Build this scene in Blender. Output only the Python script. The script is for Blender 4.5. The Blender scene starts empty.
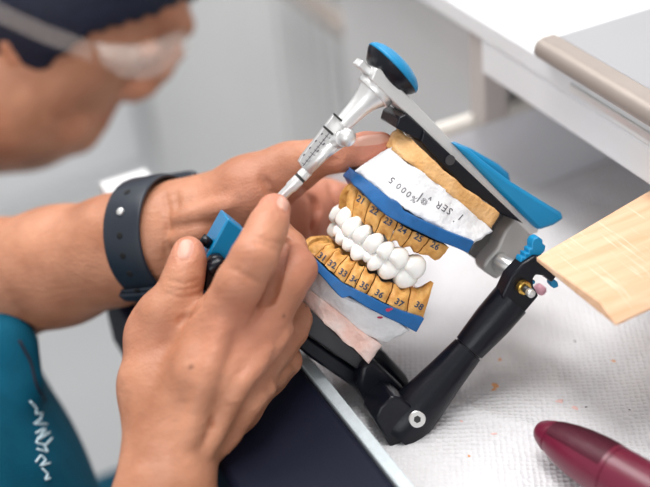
import bpy, bmesh, math, random
import numpy as np
import openvdb
from mathutils import Vector, Matrix, noise
from mathutils.bvhtree import BVHTree
random.seed(4)
SC = bpy.context.scene
COL = SC.collection
# ------------------------------------------------------------------ camera
FPX = 1264.0
CX, CY = 325.0, 243.5
pit, rol, azi = map(math.radians, (33.6, -6.0, 67.0))
Fw = Vector((math.cos(azi)*math.cos(pit), math.sin(azi)*math.cos(pit), -math.sin(pit)))
Rt = Vector((math.sin(azi), -math.cos(azi), 0))
Uw = Rt.cross(Fw)
R_ = Rt*math.cos(rol) + Uw*math.sin(rol)
U_ = -Rt*math.sin(rol) + Uw*math.cos(rol)
CAM = -Fw*0.55 + Vector((0, 0, 0.06))
MC = Matrix(((R_.x, U_.x, -Fw.x, CAM.x), (R_.y, U_.y, -Fw.y, CAM.y), (R_.z, U_.z, -Fw.z, CAM.z), (0, 0, 0, 1)))
cam = bpy.data.cameras.new('camera')
cam.lens = FPX*36/650
cam.sensor_width = 36
cam.clip_start = 0.01
cam.dof.use_dof = True
cam.dof.focus_distance = 0.530
cam.dof.aperture_fstop = 4.2
camo = bpy.data.objects.new('camera', cam)
COL.objects.link(camo)
camo.matrix_world = MC
SC.camera = camo


def C(x, y, d):            # photo measurement + distance -> camera-space metres
    return Vector(((x-CX)/FPX*d, -(y-CY)/FPX*d, -d))


def W(x, y, d):
    return MC @ C(x, y, d)


def ray(x, y):
    return Fw + R_*((x-CX)/FPX) - U_*((y-CY)/FPX)


def WZ(x, y, z):
    v = ray(x, y)
    return CAM + v*((z-CAM.z)/v.z)


# ------------------------------------------------------------------ materials
def mat(name, col, rough=0.5, metal=0.0, noise_amt=0.0, noise_scale=40, bump=0.0, bump_scale=200, col2=None, sss=0.0, coat=0.0, spec=0.5):
    m = bpy.data.materials.new(name)
    m.use_nodes = True
    nt = m.node_tree
    b = nt.nodes['Principled BSDF']
    b.inputs['Base Color'].default_value = (*col, 1)
    b.inputs['Roughness'].default_value = rough
    b.inputs['Metallic'].default_value = metal
    b.inputs['Specular IOR Level'].default_value = spec
    b.inputs['Coat Weight'].default_value = coat
    if sss:
        b.inputs['Subsurface Weight'].default_value = sss
        b.inputs['Subsurface Radius'].default_value = (1, .35, .2)
        b.inputs['Subsurface Scale'].default_value = 0.003
    tc = nt.nodes.new('ShaderNodeTexCoord')
    if noise_amt or col2:
        n = nt.nodes.new('ShaderNodeTexNoise')
        n.inputs['Scale'].default_value = noise_scale
        n.inputs['Detail'].default_value = 5
        nt.links.new(tc.outputs['Object'], n.inputs['Vector'])
        rp = nt.nodes.new('ShaderNodeValToRGB')
        rp.color_ramp.elements[0].position = .35
        rp.color_ramp.elements[1].position = .65
        c2 = col2 or tuple(c*(1-noise_amt) for c in col)
        rp.color_ramp.elements[0].color = (*c2, 1)
        rp.color_ramp.elements[1].color = (*col, 1)
        nt.links.new(n.outputs['Fac'], rp.inputs['Fac'])
        nt.links.new(rp.outputs['Color'], b.inputs['Base Color'])
    if bump:
        n2 = nt.nodes.new('ShaderNodeTexNoise')
        n2.inputs['Scale'].default_value = bump_scale
        n2.inputs['Detail'].default_value = 4
        nt.links.new(tc.outputs['Object'], n2.inputs['Vector'])
        bp = nt.nodes.new('ShaderNodeBump')
        bp.inputs['Strength'].default_value = bump
        bp.inputs['Distance'].default_value = 0.001
        nt.links.new(n2.outputs['Fac'], bp.inputs['Height'])
        nt.links.new(bp.outputs['Normal'], b.inputs['Normal'])
    return m


M = {}
M['alu'] = mat('brushed_aluminium', (.78, .78, .78), .38, .75, bump=.1, bump_scale=900)
M['steel'] = mat('satin_steel', (.80, .80, .79), .28, .7)
M['alu_strip'] = mat('strip_aluminium', (.60, .67, .71), .5, .2, .12, 300)
M['black'] = mat('black_anodised', (.004, .005, .010), .28, .1, bump=.12, bump_scale=1200, spec=.35)
M['darkgrey'] = mat('dark_grey_plate', (.05, .052, .06), .42, .2, .25, 60, bump=.1, bump_scale=500)
M['etch'] = mat('burgundy_ribs', (.07, .006, .02), .6)
M['matt_metal'] = mat('matt_metal', (.48, .47, .46), .5, .35, .08, 80)
M['bracket'] = mat('bracket_grey', (.16, .15, .15), .35, .5, .1, 60)
M['armpad'] = mat('black_speckled_laminate', (.006, .008, .022), .6, 0, bump=.25, bump_scale=1500, spec=.2)
M['blue'] = mat('blue_plastic', (.0, .24, .50), .42, 0, .06, 60)
M['blue_dark'] = mat('blue_plate', (.002, .11, .34), .38, 0, .2, 180, bump=.2, bump_scale=400)
M['blue_block'] = mat('blue_block', (.0, .20, .42), .35)
M['brass'] = mat('brass', (.65, .40, .10), .25, .95)
M['hexdark'] = mat('hex_dark', (.05, .05, .05), .4, .5)
M['gold'] = mat('die_stone', (.80, .44, .13), .5, 0, bump=.7, bump_scale=500, col2=(.60, .27, .06), noise_scale=260, sss=.03)
M['gold_mount'] = mat('mounting_stone', (.86, .52, .24), .7, 0, bump=.8, bump_scale=600, col2=(.72, .38, .13), noise_scale=150)
M['pink'] = mat('pink_plaster', (.90, .58, .50), .8, 0, bump=.6, bump_scale=500, col2=(.92, .76, .71), noise_scale=110)
M['white'] = mat('white_plaster', (.84, .84, .86), .75, 0, .10, 120, bump=.9, bump_scale=300)
M['tooth'] = mat('tooth_ceramic', (.88, .87, .84), .25, 0, sss=.12, coat=.2)
M['ink'] = mat('ink', (.06, .05, .07), .6)
M['ink_blue'] = mat('ink_blue', (.025, .05, .10), .6)
M['redink'] = mat('red_ink', (.45, .02, .08), .5)
M['strap'] = mat('strap_rubber', (.012, .018, .030), .42, 0)
M['hole_and_shade'] = mat('strap_hole', (.002, .002, .003), .8)  # also colours the shade strips behind the dies
M['scrub'] = mat('teal_cloth', (.0, .085, .15), .85, 0, .2, 60, bump=.3, bump_scale=900, spec=.2)
M['scrub_trim'] = mat('navy_trim', (.004, .012, .03), .8)
M['thread'] = mat('pale_thread', (.62, .78, .86), .8)
M['hair'] = mat('dark_hair', (.006, .010, .030), .55, 0, .5, 300, bump=.6, bump_scale=700, spec=.3)
M['burgundy'] = mat('burgundy_plastic', (.15, .007, .032), .36, 0, .1, 80, coat=.1)
M['white_lam'] = mat('white_laminate', (.78, .79, .81), .4, 0, .02, 10)
M['grey_lam'] = mat('pale_grey_laminate', (.34, .34, .36), .6, 0, .03, 10)
M['cab'] = mat('cabinet_grey', (.68, .68, .68), .5, 0, .03, 8)
M['cab_beige'] = mat('cabinet_beige', (.50, .46, .44), .5, 0, .05, 8)
M['bar'] = mat('champagne_aluminium', (.34, .29, .26), .45, .3, .06, 60)
M['drawer_in'] = mat('drawer_grey', (.84, .85, .89), .5, 0, .04, 12)
M['rail'] = mat('drawer_rail', (.72, .69, .64), .5, 0, .04, 20)
M['floor'] = mat('floor_vinyl', (.46, .47, .48), .6, 0, .06, 3)
M['wallm'] = mat('wall_paint', (.58, .58, .59), .7, 0, .03, 2)
M['crumb'] = mat('orange_crumb', (.75, .38, .18), .8)
M['crumb_pink'] = mat('pink_crumb', (.80, .55, .52), .8)
M['pink_glow'] = mat('pink_glow_colour', (.85, .45, .55), .5)  # colour of the pink glow by the hinge


def skin_mat():
    m = mat('skin', (.56, .31, .215), .45, 0, sss=.12, spec=.4)
    nt = m.node_tree
    b = nt.nodes['Principled BSDF']
    tc = [n for n in nt.nodes if n.type == 'TEX_COORD'][0]
    n1 = nt.nodes.new('ShaderNodeTexNoise'); n1.inputs['Scale'].default_value = 45; n1.inputs['Detail'].default_value = 6
    nt.links.new(tc.outputs['Object'], n1.inputs['Vector'])
    rp = nt.nodes.new('ShaderNodeValToRGB')
    rp.color_ramp.elements[0].position = .3; rp.color_ramp.elements[0].color = (.36, .145, .078, 1)
    rp.color_ramp.elements[1].position = .7; rp.color_ramp.elements[1].color = (.56, .26, .155, 1)
    nt.links.new(n1.outputs['Fac'], rp.inputs['Fac'])
    at = nt.nodes.new('ShaderNodeAttribute'); at.attribute_name = 'pink'
    mx = nt.nodes.new('ShaderNodeMix'); mx.data_type = 'RGBA'
    nt.links.new(at.outputs['Fac'], mx.inputs[0])
    nt.links.new(rp.outputs['Color'], mx.inputs[6])
    mx.inputs[7].default_value = (.60, .22, .15, 1)
    an = nt.nodes.new('ShaderNodeAttribute'); an.attribute_name = 'nail'
    st = nt.nodes.new('ShaderNodeMapRange'); st.inputs[1].default_value = .42; st.inputs[2].default_value = .58
    nt.links.new(an.outputs['Fac'], st.inputs[0])
    m2 = nt.nodes.new('ShaderNodeMix'); m2.data_type = 'RGBA'
    nt.links.new(st.outputs[0], m2.inputs[0])
    nt.links.new(mx.outputs[2], m2.inputs[6]); m2.inputs[7].default_value = (.66, .36, .28, 1)
    am = nt.nodes.new('ShaderNodeAttribute'); am.attribute_name = 'mole'
    m3 = nt.nodes.new('ShaderNodeMix'); m3.data_type = 'RGBA'
    nt.links.new(am.outputs['Fac'], m3.inputs[0]); nt.links.new(m2.outputs[2], m3.inputs[6]); m3.inputs[7].default_value = (.13, .045, .03, 1)
    nt.links.new(m3.outputs[2], b.inputs['Base Color'])
    mr = nt.nodes.new('ShaderNodeMapRange'); mr.inputs[3].default_value = .47; mr.inputs[4].default_value = .42
    nt.links.new(st.outputs[0], mr.inputs[0]); nt.links.new(mr.outputs[0], b.inputs['Roughness'])
    # pores and fine creases
    vo = nt.nodes.new('ShaderNodeTexVoronoi'); vo.inputs['Scale'].default_value = 900
    nt.links.new(tc.outputs['Object'], vo.inputs['Vector'])
    n2 = nt.nodes.new('ShaderNodeTexNoise'); n2.inputs['Scale'].default_value = 260; n2.inputs['Detail'].default_value = 6
    mp = nt.nodes.new('ShaderNodeMapping'); mp.inputs['Scale'].default_value = (.4, 1, 1.4); mp.inputs['Rotation'].default_value = (.3, .5, .8)
    nt.links.new(tc.outputs['Object'], mp.inputs['Vector']); nt.links.new(mp.outputs[0], n2.inputs['Vector'])
    ad = nt.nodes.new('ShaderNodeMath'); ad.operation = 'MULTIPLY_ADD'; ad.inputs[1].default_value = .25
    nt.links.new(vo.outputs['Distance'], ad.inputs[0]); nt.links.new(n2.outputs['Fac'], ad.inputs[2])
    inv = nt.nodes.new('ShaderNodeMath'); inv.operation = 'SUBTRACT'; inv.inputs[0].default_value = 1
    nt.links.new(st.outputs[0], inv.inputs[1])
    bp = nt.nodes.new('ShaderNodeBump'); bp.inputs['Distance'].default_value = .0010
    sm = nt.nodes.new('ShaderNodeMath'); sm.operation = 'MULTIPLY'; sm.inputs[1].default_value = .5
    nt.links.new(inv.outputs[0], sm.inputs[0]); nt.links.new(sm.outputs[0], bp.inputs['Strength'])
    nt.links.new(ad.outputs[0], bp.inputs['Height']); nt.links.new(bp.outputs['Normal'], b.inputs['Normal'])
    return m


M['skin'] = skin_mat()


def wood_mat():
    m = mat('beech', (.75, .5, .3), .5, 0)
    nt = m.node_tree; b = nt.nodes['Principled BSDF']; tc = [n for n in nt.nodes if n.type == 'TEX_COORD'][0]
    mp = nt.nodes.new('ShaderNodeMapping'); mp.inputs['Scale'].default_value = (1.0, 14, 14)
    nt.links.new(tc.outputs['Object'], mp.inputs['Vector'])
    n = nt.nodes.new('ShaderNodeTexNoise'); n.inputs['Scale'].default_value = 22; n.inputs['Detail'].default_value = 6; n.inputs['Distortion'].default_value = .4
    nt.links.new(mp.outputs[0], n.inputs['Vector'])
    rp = nt.nodes.new('ShaderNodeValToRGB')
    rp.color_ramp.elements[0].position = .3; rp.color_ramp.elements[0].color = (.70, .42, .25, 1)
    rp.color_ramp.elements[1].position = .7; rp.color_ramp.elements[1].color = (.80, .53, .35, 1)
    nt.links.new(n.outputs['Fac'], rp.inputs['Fac'])
    # pale scratches
    mp2 = nt.nodes.new('ShaderNodeMapping'); mp2.inputs['Scale'].default_value = (160, 12, 40); mp2.inputs['Rotation'].default_value = (0, 0, .35)
    nt.links.new(tc.outputs['Object'], mp2.inputs['Vector'])
    n2 = nt.nodes.new('ShaderNodeTexNoise'); n2.inputs['Scale'].default_value = 3.0; n2.inputs['Detail'].default_value = 3
    nt.links.new(mp2.outputs[0], n2.inputs['Vector'])
    mr = nt.nodes.new('ShaderNodeMapRange'); mr.inputs[1].default_value = .58; mr.inputs[2].default_value = .74; mr.inputs[4].default_value = .6
    nt.links.new(n2.outputs['Fac'], mr.inputs[0])
    mx = nt.nodes.new('ShaderNodeMix'); mx.data_type = 'RGBA'
    nt.links.new(mr.outputs[0], mx.inputs[0]); nt.links.new(rp.outputs['Color'], mx.inputs[6]); mx.inputs[7].default_value = (.88, .74, .60, 1)
    nt.links.new(mx.outputs[2], b.inputs['Base Color'])
    return m


M['wood'] = wood_mat()


def paper_mat():
    m = mat('embossed_paper', (.80, .80, .82), .85, 0)
    nt = m.node_tree; b = nt.nodes['Principled BSDF']; tc = [n for n in nt.nodes if n.type == 'TEX_COORD'][0]
    mp = nt.nodes.new('ShaderNodeMapping'); mp.inputs['Rotation'].default_value = (0, 0, .5)
    nt.links.new(tc.outputs['Object'], mp.inputs['Vector'])
    vo = nt.nodes.new('ShaderNodeTexVoronoi'); vo.inputs['Scale'].default_value = 420; vo.inputs['Randomness'].default_value = .25
    nt.links.new(mp.outputs[0], vo.inputs['Vector'])
    n = nt.nodes.new('ShaderNodeTexNoise'); n.inputs['Scale'].default_value = 25; n.inputs['Detail'].default_value = 4
    nt.links.new(tc.outputs['Object'], n.inputs['Vector'])
    ad = nt.nodes.new('ShaderNodeMath'); ad.operation = 'MULTIPLY_ADD'; ad.inputs[1].default_value = 3.0
    nt.links.new(n.outputs['Fac'], ad.inputs[0]); nt.links.new(vo.outputs['Distance'], ad.inputs[2])
    bp = nt.nodes.new('ShaderNodeBump'); bp.inputs['Distance'].default_value = .0014; bp.inputs['Strength'].default_value = .8
    nt.links.new(ad.outputs[0], bp.inputs['Height']); nt.links.new(bp.outputs['Normal'], b.inputs['Normal'])
    n3 = nt.nodes.new('ShaderNodeTexNoise'); n3.inputs['Scale'].default_value = 14; n3.inputs['Detail'].default_value = 3
    nt.links.new(tc.outputs['Object'], n3.inputs['Vector'])
    rp = nt.nodes.new('ShaderNodeValToRGB')
    rp.color_ramp.elements[0].position = .35; rp.color_ramp.elements[0].color = (.66, .64, .65, 1)
    rp.color_ramp.elements[1].position = .6; rp.color_ramp.elements[1].color = (.74, .74, .77, 1)
    nt.links.new(n3.outputs['Fac'], rp.inputs['Fac']); nt.links.new(rp.outputs['Color'], b.inputs['Base Color'])
    return m


M['paper'] = paper_mat()


def lens_mat():
    m = bpy.data.materials.new('clear_polycarbonate'); m.use_nodes = True
    nt = m.node_tree; b = nt.nodes['Principled BSDF']
    b.inputs['Base Color'].default_value = (.85, .80, .76, 1); b.inputs['Roughness'].default_value = .12
    b.inputs['Alpha'].default_value = .25
    b.inputs['Specular IOR Level'].default_value = 1.0
    n = nt.nodes.new('ShaderNodeTexNoise'); n.inputs['Scale'].default_value = 60
    mr = nt.nodes.new('ShaderNodeMapRange'); mr.inputs[1].default_value = .3; mr.inputs[2].default_value = .7; mr.inputs[3].default_value = .05; mr.inputs[4].default_value = .22
    nt.links.new(n.outputs['Fac'], mr.inputs[0]); nt.links.new(mr.outputs[0], b.inputs['Alpha'])
    return m


M['lens'] = lens_mat()
M['arm_clear'] = M['lens'].copy(); M['arm_clear'].name = 'temple_plastic'
for n_ in M['arm_clear'].node_tree.nodes:
    if n_.type == 'MAP_RANGE': n_.inputs[3].default_value = .05; n_.inputs[4].default_value = .16
    if n_.type == 'BSDF_PRINCIPLED': n_.inputs['Base Color'].default_value = (.6, .52, .48, 1)


# ------------------------------------------------------------------ object helpers
def tagp(o, label=None, cat=None, group=None, kind=None):
    if label: o['label'] = label
    if cat: o['category'] = cat
    if group: o['group'] = group
    if kind: o['kind'] = kind
    return o


def thing(name, loc, label, cat, group=None):
    o = bpy.data.objects.new(name, None)
    o.empty_display_size = .01
    COL.objects.link(o)
    o.location = loc
    ROOT[o.name] = Vector(loc)
    return tagp(o, label, cat, group)


ROOT = {}


def rootloc(o):
    while o.parent: o = o.parent
    return ROOT[o.name]


def mesh(name, verts, faces, m, parent=None, smooth=False, bevel=0, mats=None, seg=2, recalc=True):
    verts = [Vector(v) for v in verts]
    if parent is None:
        c = sum(verts, Vector())/len(verts)
        c.z = min(v.z for v in verts)
    else:
        c = rootloc(parent)
    me = bpy.data.meshes.new(name)
    me.from_pydata([v-c for v in verts], [], faces)
    if recalc:
        bm = bmesh.new(); bm.from_mesh(me)
        bmesh.ops.remove_doubles(bm, verts=bm.verts, dist=1e-6)
        bmesh.ops.recalc_face_normals(bm, faces=bm.faces)
        bm.to_mesh(me); bm.free()
    for mm in (mats or [m]): me.materials.append(mm)
    o = bpy.data.objects.new(name, me)
    COL.objects.link(o)
    if parent is None:
        o.location = c; ROOT[o.name] = c
    else:
        o.parent = parent
    if smooth or bevel:
        me.polygons.foreach_set('use_smooth', [True]*len(me.polygons))
        if not smooth or bevel:
            me.set_sharp_from_angle(angle=math.radians(35))
    if bevel:
        b = o.modifiers.new('bevel', 'BEVEL'); b.width = bevel; b.segments = seg; b.limit_method = 'ANGLE'; b.angle_limit = math.radians(35)
        b.harden_normals = False
    return o


class G:
    """collects geometry for one mesh"""
    def __init__(s): s.v = []; s.f = []; s.mi = []
    def add(s, v, f, mi=0):
        n = len(s.v); s.v += [Vector(x) for x in v]; s.f += [[i+n for i in q] for q in f]; s.mi += [mi]*len(f); return s
    def box(s, a, b, mi=0):
        x0, y0, z0 = a; x1, y1, z1 = b
        v = [(x0,y0,z0),(x1,y0,z0),(x1,y1,z0),(x0,y1,z0),(x0,y0,z1),(x1,y0,z1),(x1,y1,z1),(x0,y1,z1)]
        return s.add(v, [(0,3,2,1),(4,5,6,7),(0,1,5,4),(1,2,6,5),(2,3,7,6),(3,0,4,7)], mi)
    def prism(s, pa, pb, mi=0):
        n = len(pa)
        return s.add(list(pa)+list(pb), [list(range(n)), list(range(2*n-1, n-1, -1))] + [(i, (i+1) % n, (i+1) % n+n, i+n) for i in range(n)], mi)
    def lathe(s, p0, ax, prof, n=32, mi=0, sq=(1, 1), up=None):
        """prof: list of (distance along axis, radius)"""
        ax = Vector(ax).normalized(); p0 = Vector(p0)
        u = (up or Vector((.3, .2, .93))); u = (u-ax*u.dot(ax)).normalized(); w = ax.cross(u)
        v = []; f = []
        for t, r in prof:
            for k in range(n):
                a = 2*math.pi*k/n
                v.append(p0+ax*t+u*(math.cos(a)*r*sq[0])+w*(math.sin(a)*r*sq[1]))
        for i in range(len(prof)-1):
            for k in range(n):
                f.append((i*n+k, i*n+(k+1) % n, (i+1)*n+(k+1) % n, (i+1)*n+k))
        f.append(list(range(n-1, -1, -1))); f.append([(len(prof)-1)*n+k for k in range(n)])
        return s.add(v, f, mi)
    def tube(s, pts, rad, n=10, mi=0):
        pts = [Vector(p) for p in pts]; v = []; f = []
        u = None
        for i, p in enumerate(pts):
            t = (pts[min(i+1, len(pts)-1)]-pts[max(i-1, 0)]).normalized()
            if u is None: u = t.orthogonal()
            u = (u-t*u.dot(t)).normalized(); w = t.cross(u)
            r = rad[i] if isinstance(rad, (list, tuple)) else rad
            for k in range(n):
                a = 2*math.pi*k/n
                v.append(p+u*math.cos(a)*r+w*math.sin(a)*r)
        for i in range(len(pts)-1):
            for k in range(n):
                f.append((i*n+k, i*n+(k+1) % n, (i+1)*n+(k+1) % n, (i+1)*n+k))
        f.append(list(range(n-1, -1, -1))); f.append([(len(pts)-1)*n+k for k in range(n)])
        return s.add(v, f, mi)
    def build(s, name, m, parent=None, **kw):
        mats = kw.get('mats')
        o = mesh(name, s.v, s.f, m, parent, **kw) if not mats else mesh(name, s.v, s.f, m, parent, recalc=False, **kw)
        if mats:
            o.data.polygons.foreach_set('material_index', s.mi)
        return o


# ------------------------------------------------------------------ articulator frame
YAW = math.radians(22)
e1c = Vector((.7*math.cos(YAW), -.715*math.cos(YAW), -math.sin(YAW))).normalized()
e2c = Vector((.715, .7, 0)).normalized()
e3c = e1c.cross(e2c).normalized()
OC = C(420, 250, .55)
E1, E2, E3 = (MC.to_3x3() @ e for e in (e1c, e2c, e3c))
OW = MC @ OC


def L(x, y, r):
    """world point on the articulator's plane at lateral offset r"""
    v = ray(x, y)
    t = ((OW + E3*r) - CAM).dot(E3) / v.dot(E3)
    return CAM + v*t


def loc(w):
    d = w-OW
    return Vector((d.dot(E1), d.dot(E2), d.dot(E3)))


def wl(p, q, r):
    return OW + E1*p + E2*q + E3*r


def PR(g, poly, r0, r1, mi=0):
    a = [L(x, y, r0) for x, y in poly]
    b = [v + E3*(r1-r0) for v in a]
    return g.prism(a, b, mi)


# ------------------------------------------------------------------ the setting
g = G(); g.box((-1.6, -1.6, -.72), (2.6, 3.0, -.70)); tagp(g.build('floor', M['floor']), kind='structure')
g = G(); g.box((-1.6, 1.95, -.70), (2.6, 2.0, 1.5)); tagp(g.build('wall_back', M['wallm']), kind='structure')

# bench
t = bench = thing('workbench', (.4, -.1, -.7), 'white laminate workbench with an open paper lined drawer and black padded drawer front', 'workbench')
g = G(); g.box((.132, -.6, .0885), (.75, .29, .100)); g.build('worktop', M['white_lam'], t, bevel=.0015)
g = G(); g.box((.1325, -.6, .070), (.150, .083, .0884)); g.build('front_apron', M['white_lam'], t, bevel=.001)
g = G(); g.box((.150, .110, -.70), (.62, .285, .0880)); g.build('side_panel', M['cab'], t, bevel=.001)
g = G(); g.box((.134, .0835, .0385), (.149, .098, .0880)); g.build('side_strip', M['cab_beige'], t, bevel=.001)
g = G(); g.box((.150, .0985, .0385), (.156, .1095, .0875)); g.build('shadow_gap_trim', M['cab_beige'], t)

# raised unit on the bench with metal edge
t = thing('suction_unit', (.2, -.1, .100), 'pale grey flat unit with rounded metal front bar lying on the white workbench', 'bench unit')
g = G(); g.box((.1365, -.45, .1003), (.50, .0235, .1115)); g.build('housing', M['grey_lam'], t, bevel=.0015)
g = G()
prof = [(.1360, .1022), (.1290, .1020), (.1258, .1034), (.1245, .1062), (.1250, .1092), (.1268, .1113), (.1295, .1122), (.1363, .1122)]
g.prism([(x, .0250, z) for x, z in prof], [(x, -.45, z) for x, z in prof]); g.build('metal_edge_bar', M['bar'], t, bevel=.0008)
g = G(); g.box((.1305, -.45, .0925), (.1319, .005, .0962)); g.build('lower_trim', M['steel'], t, bevel=.0005)

# background cabinet with handle and fluted front
t = thing('storage_cabinet', (.6, .8, -.7), 'grey storage cabinet with vertically ribbed front and metal handle, blurred behind', 'cabinet')
g = G(); g.box((.305, .31, -.70), (.8, 1.40, .25)); g.build('carcass', M['cab'], t)
g = G()
for i in range(15):
    y = .33+i*.030
    g.box((.292, y, -.66), (.3048, y+.019, .2))
g.build('ribbed_panel', M['cab'], t, bevel=.001)
g = G(); g.tube([(.262, .43, -.100), (.262, .72, -.100)], .009, 14)
hp = g.build('handle', M['bar'], t, smooth=True)
g = G(); g.tube([(.266, .455, -.100), (.2978, .455, -.100)], .007, 12); g.build('handle_post', M['bar'], hp)
t = thing('wall_cupboard', (-.2, 1.5, -.7), 'plain white cupboard front far behind the left arm', 'cupboard')
g = G(); g.box((-.9, 1.45, -.70), (.303, 1.9, .8)); g.build('carcass', M['white_lam'], t, bevel=.004)

# drawer
t = bench
g = G(); g.box((-.018, -.40, -.012), (.45, .106, -.004))
pr = [(.106, -.004), (.106, .027), (.105, .030), (.0975, .030), (.0965, .027), (.0965, .022)]
pr += [(.0965-.022*(1-math.cos(a)), .018-.022*math.sin(a)) for a in [i*math.pi/2/8 for i in range(9)]]
g.prism([(-.018, y, z) for y, z in pr], [(.45, y, z) for y, z in pr]); dw = g.build('drawer', M['drawer_in'], t, bevel=.0004)
g = G(); g.tube([(-.018, .101, .0325), (.45, .101, .0325)], .0046, 14); g.build('side_rail', M['rail'], dw, smooth=True)
g = G(); g.box((-.0245, -.40, -.03), (-.0190, .106, .0150)); g.build('front_strip', M['alu_strip'], dw, bevel=.0005)
g = G(); g.box((-.080, -.40, -.03), (-.0247, .105, .0147)); g.build('armrest', M['armpad'], dw, bevel=.003)

# paper liner
g = G(); nx, ny = 90, 110
x0, x1, y0, y1 = -.0185, .30, -.36, .072
for j in range(ny+1):
    for i in range(nx+1):
        x = x0+(x1-x0)*i/nx; y = y0+(y1-y0)*j/ny
        z = -.0022 + .0016*noise.noise(Vector((x*22, y*22, 3))) + .0006*noise.noise(Vector((x*70, y*70, 1)))
        z = max(z, -.0038)
        # a gentle fold ridge
        dd = (x-.055)*.8+(y+.10)*.6
        z += .0022*math.exp(-(dd/.004)**2)*(1 if x > .0 else 0)
        g.v.append(Vector((x, y, z)))
for j in range(ny):
    for i in range(nx):
        a = j*(nx+1)+i; g.f.append((a, a+1, a+nx+2, a+nx+1)); g.mi.append(0)
lin = g.build('paper_liner', M['paper'], smooth=True)
tagp(lin, 'crumpled white embossed paper towel lining the open drawer', 'paper towel')
sol = lin.modifiers.new('thick', 'SOLIDIFY'); sol.thickness = .0002; sol.offset = -1

# small corner block behind the wrist
c = W(131, 187, .66)
g = G(); g.box((c.x-.014, c.y-.008, c.z-.05), (c.x+.012, c.y+.010, c.z+.003)); o = g.build('plastic_block', M['white_lam'], bevel=.001)
tagp(o, 'small white plastic block just behind the black watch strap', 'block')

# crumbs
cr = [(500, 356, 'o', 1.1), (495, 383, 'o', 1.5), (494, 387, 'o', 1.2), (469, 453, 'o', .7), (559, 398, 'p', 1.5), (575, 404, 'p', 1.4), (462, 420, 'p', .9), (494, 431, 'p', 1.1), (614, 357, 'o', .9), (586, 403, 'd', .5), (630, 407, 'd', .5), (575, 338, 'd', .6), (620, 317, 'o', 2.2)]
descr = ['orange crumb nearest the ring groove of the black post, high on the paper', 'elongated orange crumb, upper of the close pair on the white paper', 'orange crumb, lower of the close pair on the white paper',
         'tiny orange crumb on the white paper low beside the articulator foot', 'pale pink smudge of plaster on paper above the tip of burgundy handle', 'pink plaster fleck on paper, right of the pale pink smudge above the burgundy handle',
         'pinkish fleck on the paper right of the hex screw foot', 'faint pink fleck on the paper left of the burgundy tip', 'orange fleck on shaded paper below the wooden bench pin',
         'dark speck right above the burgundy handle', 'dark speck on the lit paper at the right edge above the burgundy handle', 'dark speck on shaded paper left under the wooden bench pin', 'orange chip right under the lower corner of the wooden bench pin']
for (x, y, k, s), ds in zip(cr, descr):
    p = WZ(x, y, 0.0)
    bm = bmesh.new(); bmesh.ops.create_icosphere(bm, subdivisions=1, radius=.0008*s)
    an = random.random()*3
    for v in bm.verts:
        v.co += Vector((random.uniform(-1, 1), random.uniform(-1, 1), random.uniform(-1, 1)))*.00025*s
        v.co.z *= .45; v.co.x *= 1.5
        v.co = Matrix.Rotation(an, 3, 'Z') @ v.co
    me = bpy.data.meshes.new('plaster_crumb'); bm.to_mesh(me); bm.free()
    me.materials.append({'o': M['crumb'], 'p': M['crumb_pink'], 'd': M['hexdark']}[k])
    o = bpy.data.objects.new('plaster_crumb', me); COL.objects.link(o)
    zz = -.0022 + .0016*noise.noise(Vector((p.x*22, p.y*22, 3))) + .0006*noise.noise(Vector((p.x*70, p.y*70, 1)))
    o.location = (p.x, p.y, max(zz, -.0038)+.0003*s)
    tagp(o, ds, 'crumb', 'crumbs on the paper')

# bench pin
zt = .066
A = WZ(536, 257, zt); B = WZ(609, 318, zt-.0005); Cc = WZ(600, 302, zt); Dd = WZ(650, 272, zt); E_ = WZ(650, 190, zt)
def ext(a, b, x):
    k = (x-a.x)/(b.x-a.x); return a + (b-a)*k
lowB = WZ(616, 324, zt-.004)
lowD = WZ(650, 314, zt-.008)
XE = .165
E2_ = ext(A, E_, XE); D2 = ext(Cc, Dd, XE); L2 = ext(lowB, lowD, XE); L2.z = .056
bevc = WZ(608, 312, zt-.0015)
dn = Vector((0, 0, -1))
tipth = .0022
P = [A, Cc, D2, E2_]
g = G()
v = [A, Cc, lowB, D2, L2, E2_, A+dn*tipth, Cc+dn*tipth+Vector((0, 0, 0)), lowB+dn*.0012, L2+dn*.002, E2_+dn*.014, D2+dn*.014]
#   0  1   2     3   4   5     6           7                8            9           10             11
f = [(0, 1, 3, 5), (1, 2, 4, 3), (0, 6, 8, 2, 1), (2, 8, 9, 4), (0, 5, 10, 6), (6, 10, 9, 8), (5, 3, 4, 9, 10)]
g.v = [Vector(x) for x in v]; g.f = [list(q) for q in f]; g.mi = [0]*len(f)
o = g.build('bench_pin', M['wood'], bevel=.0007)
tagp(o, 'scratched pale beech wedge shaped bench pin jutting out from the right over the drawer', 'bench pin')

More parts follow.
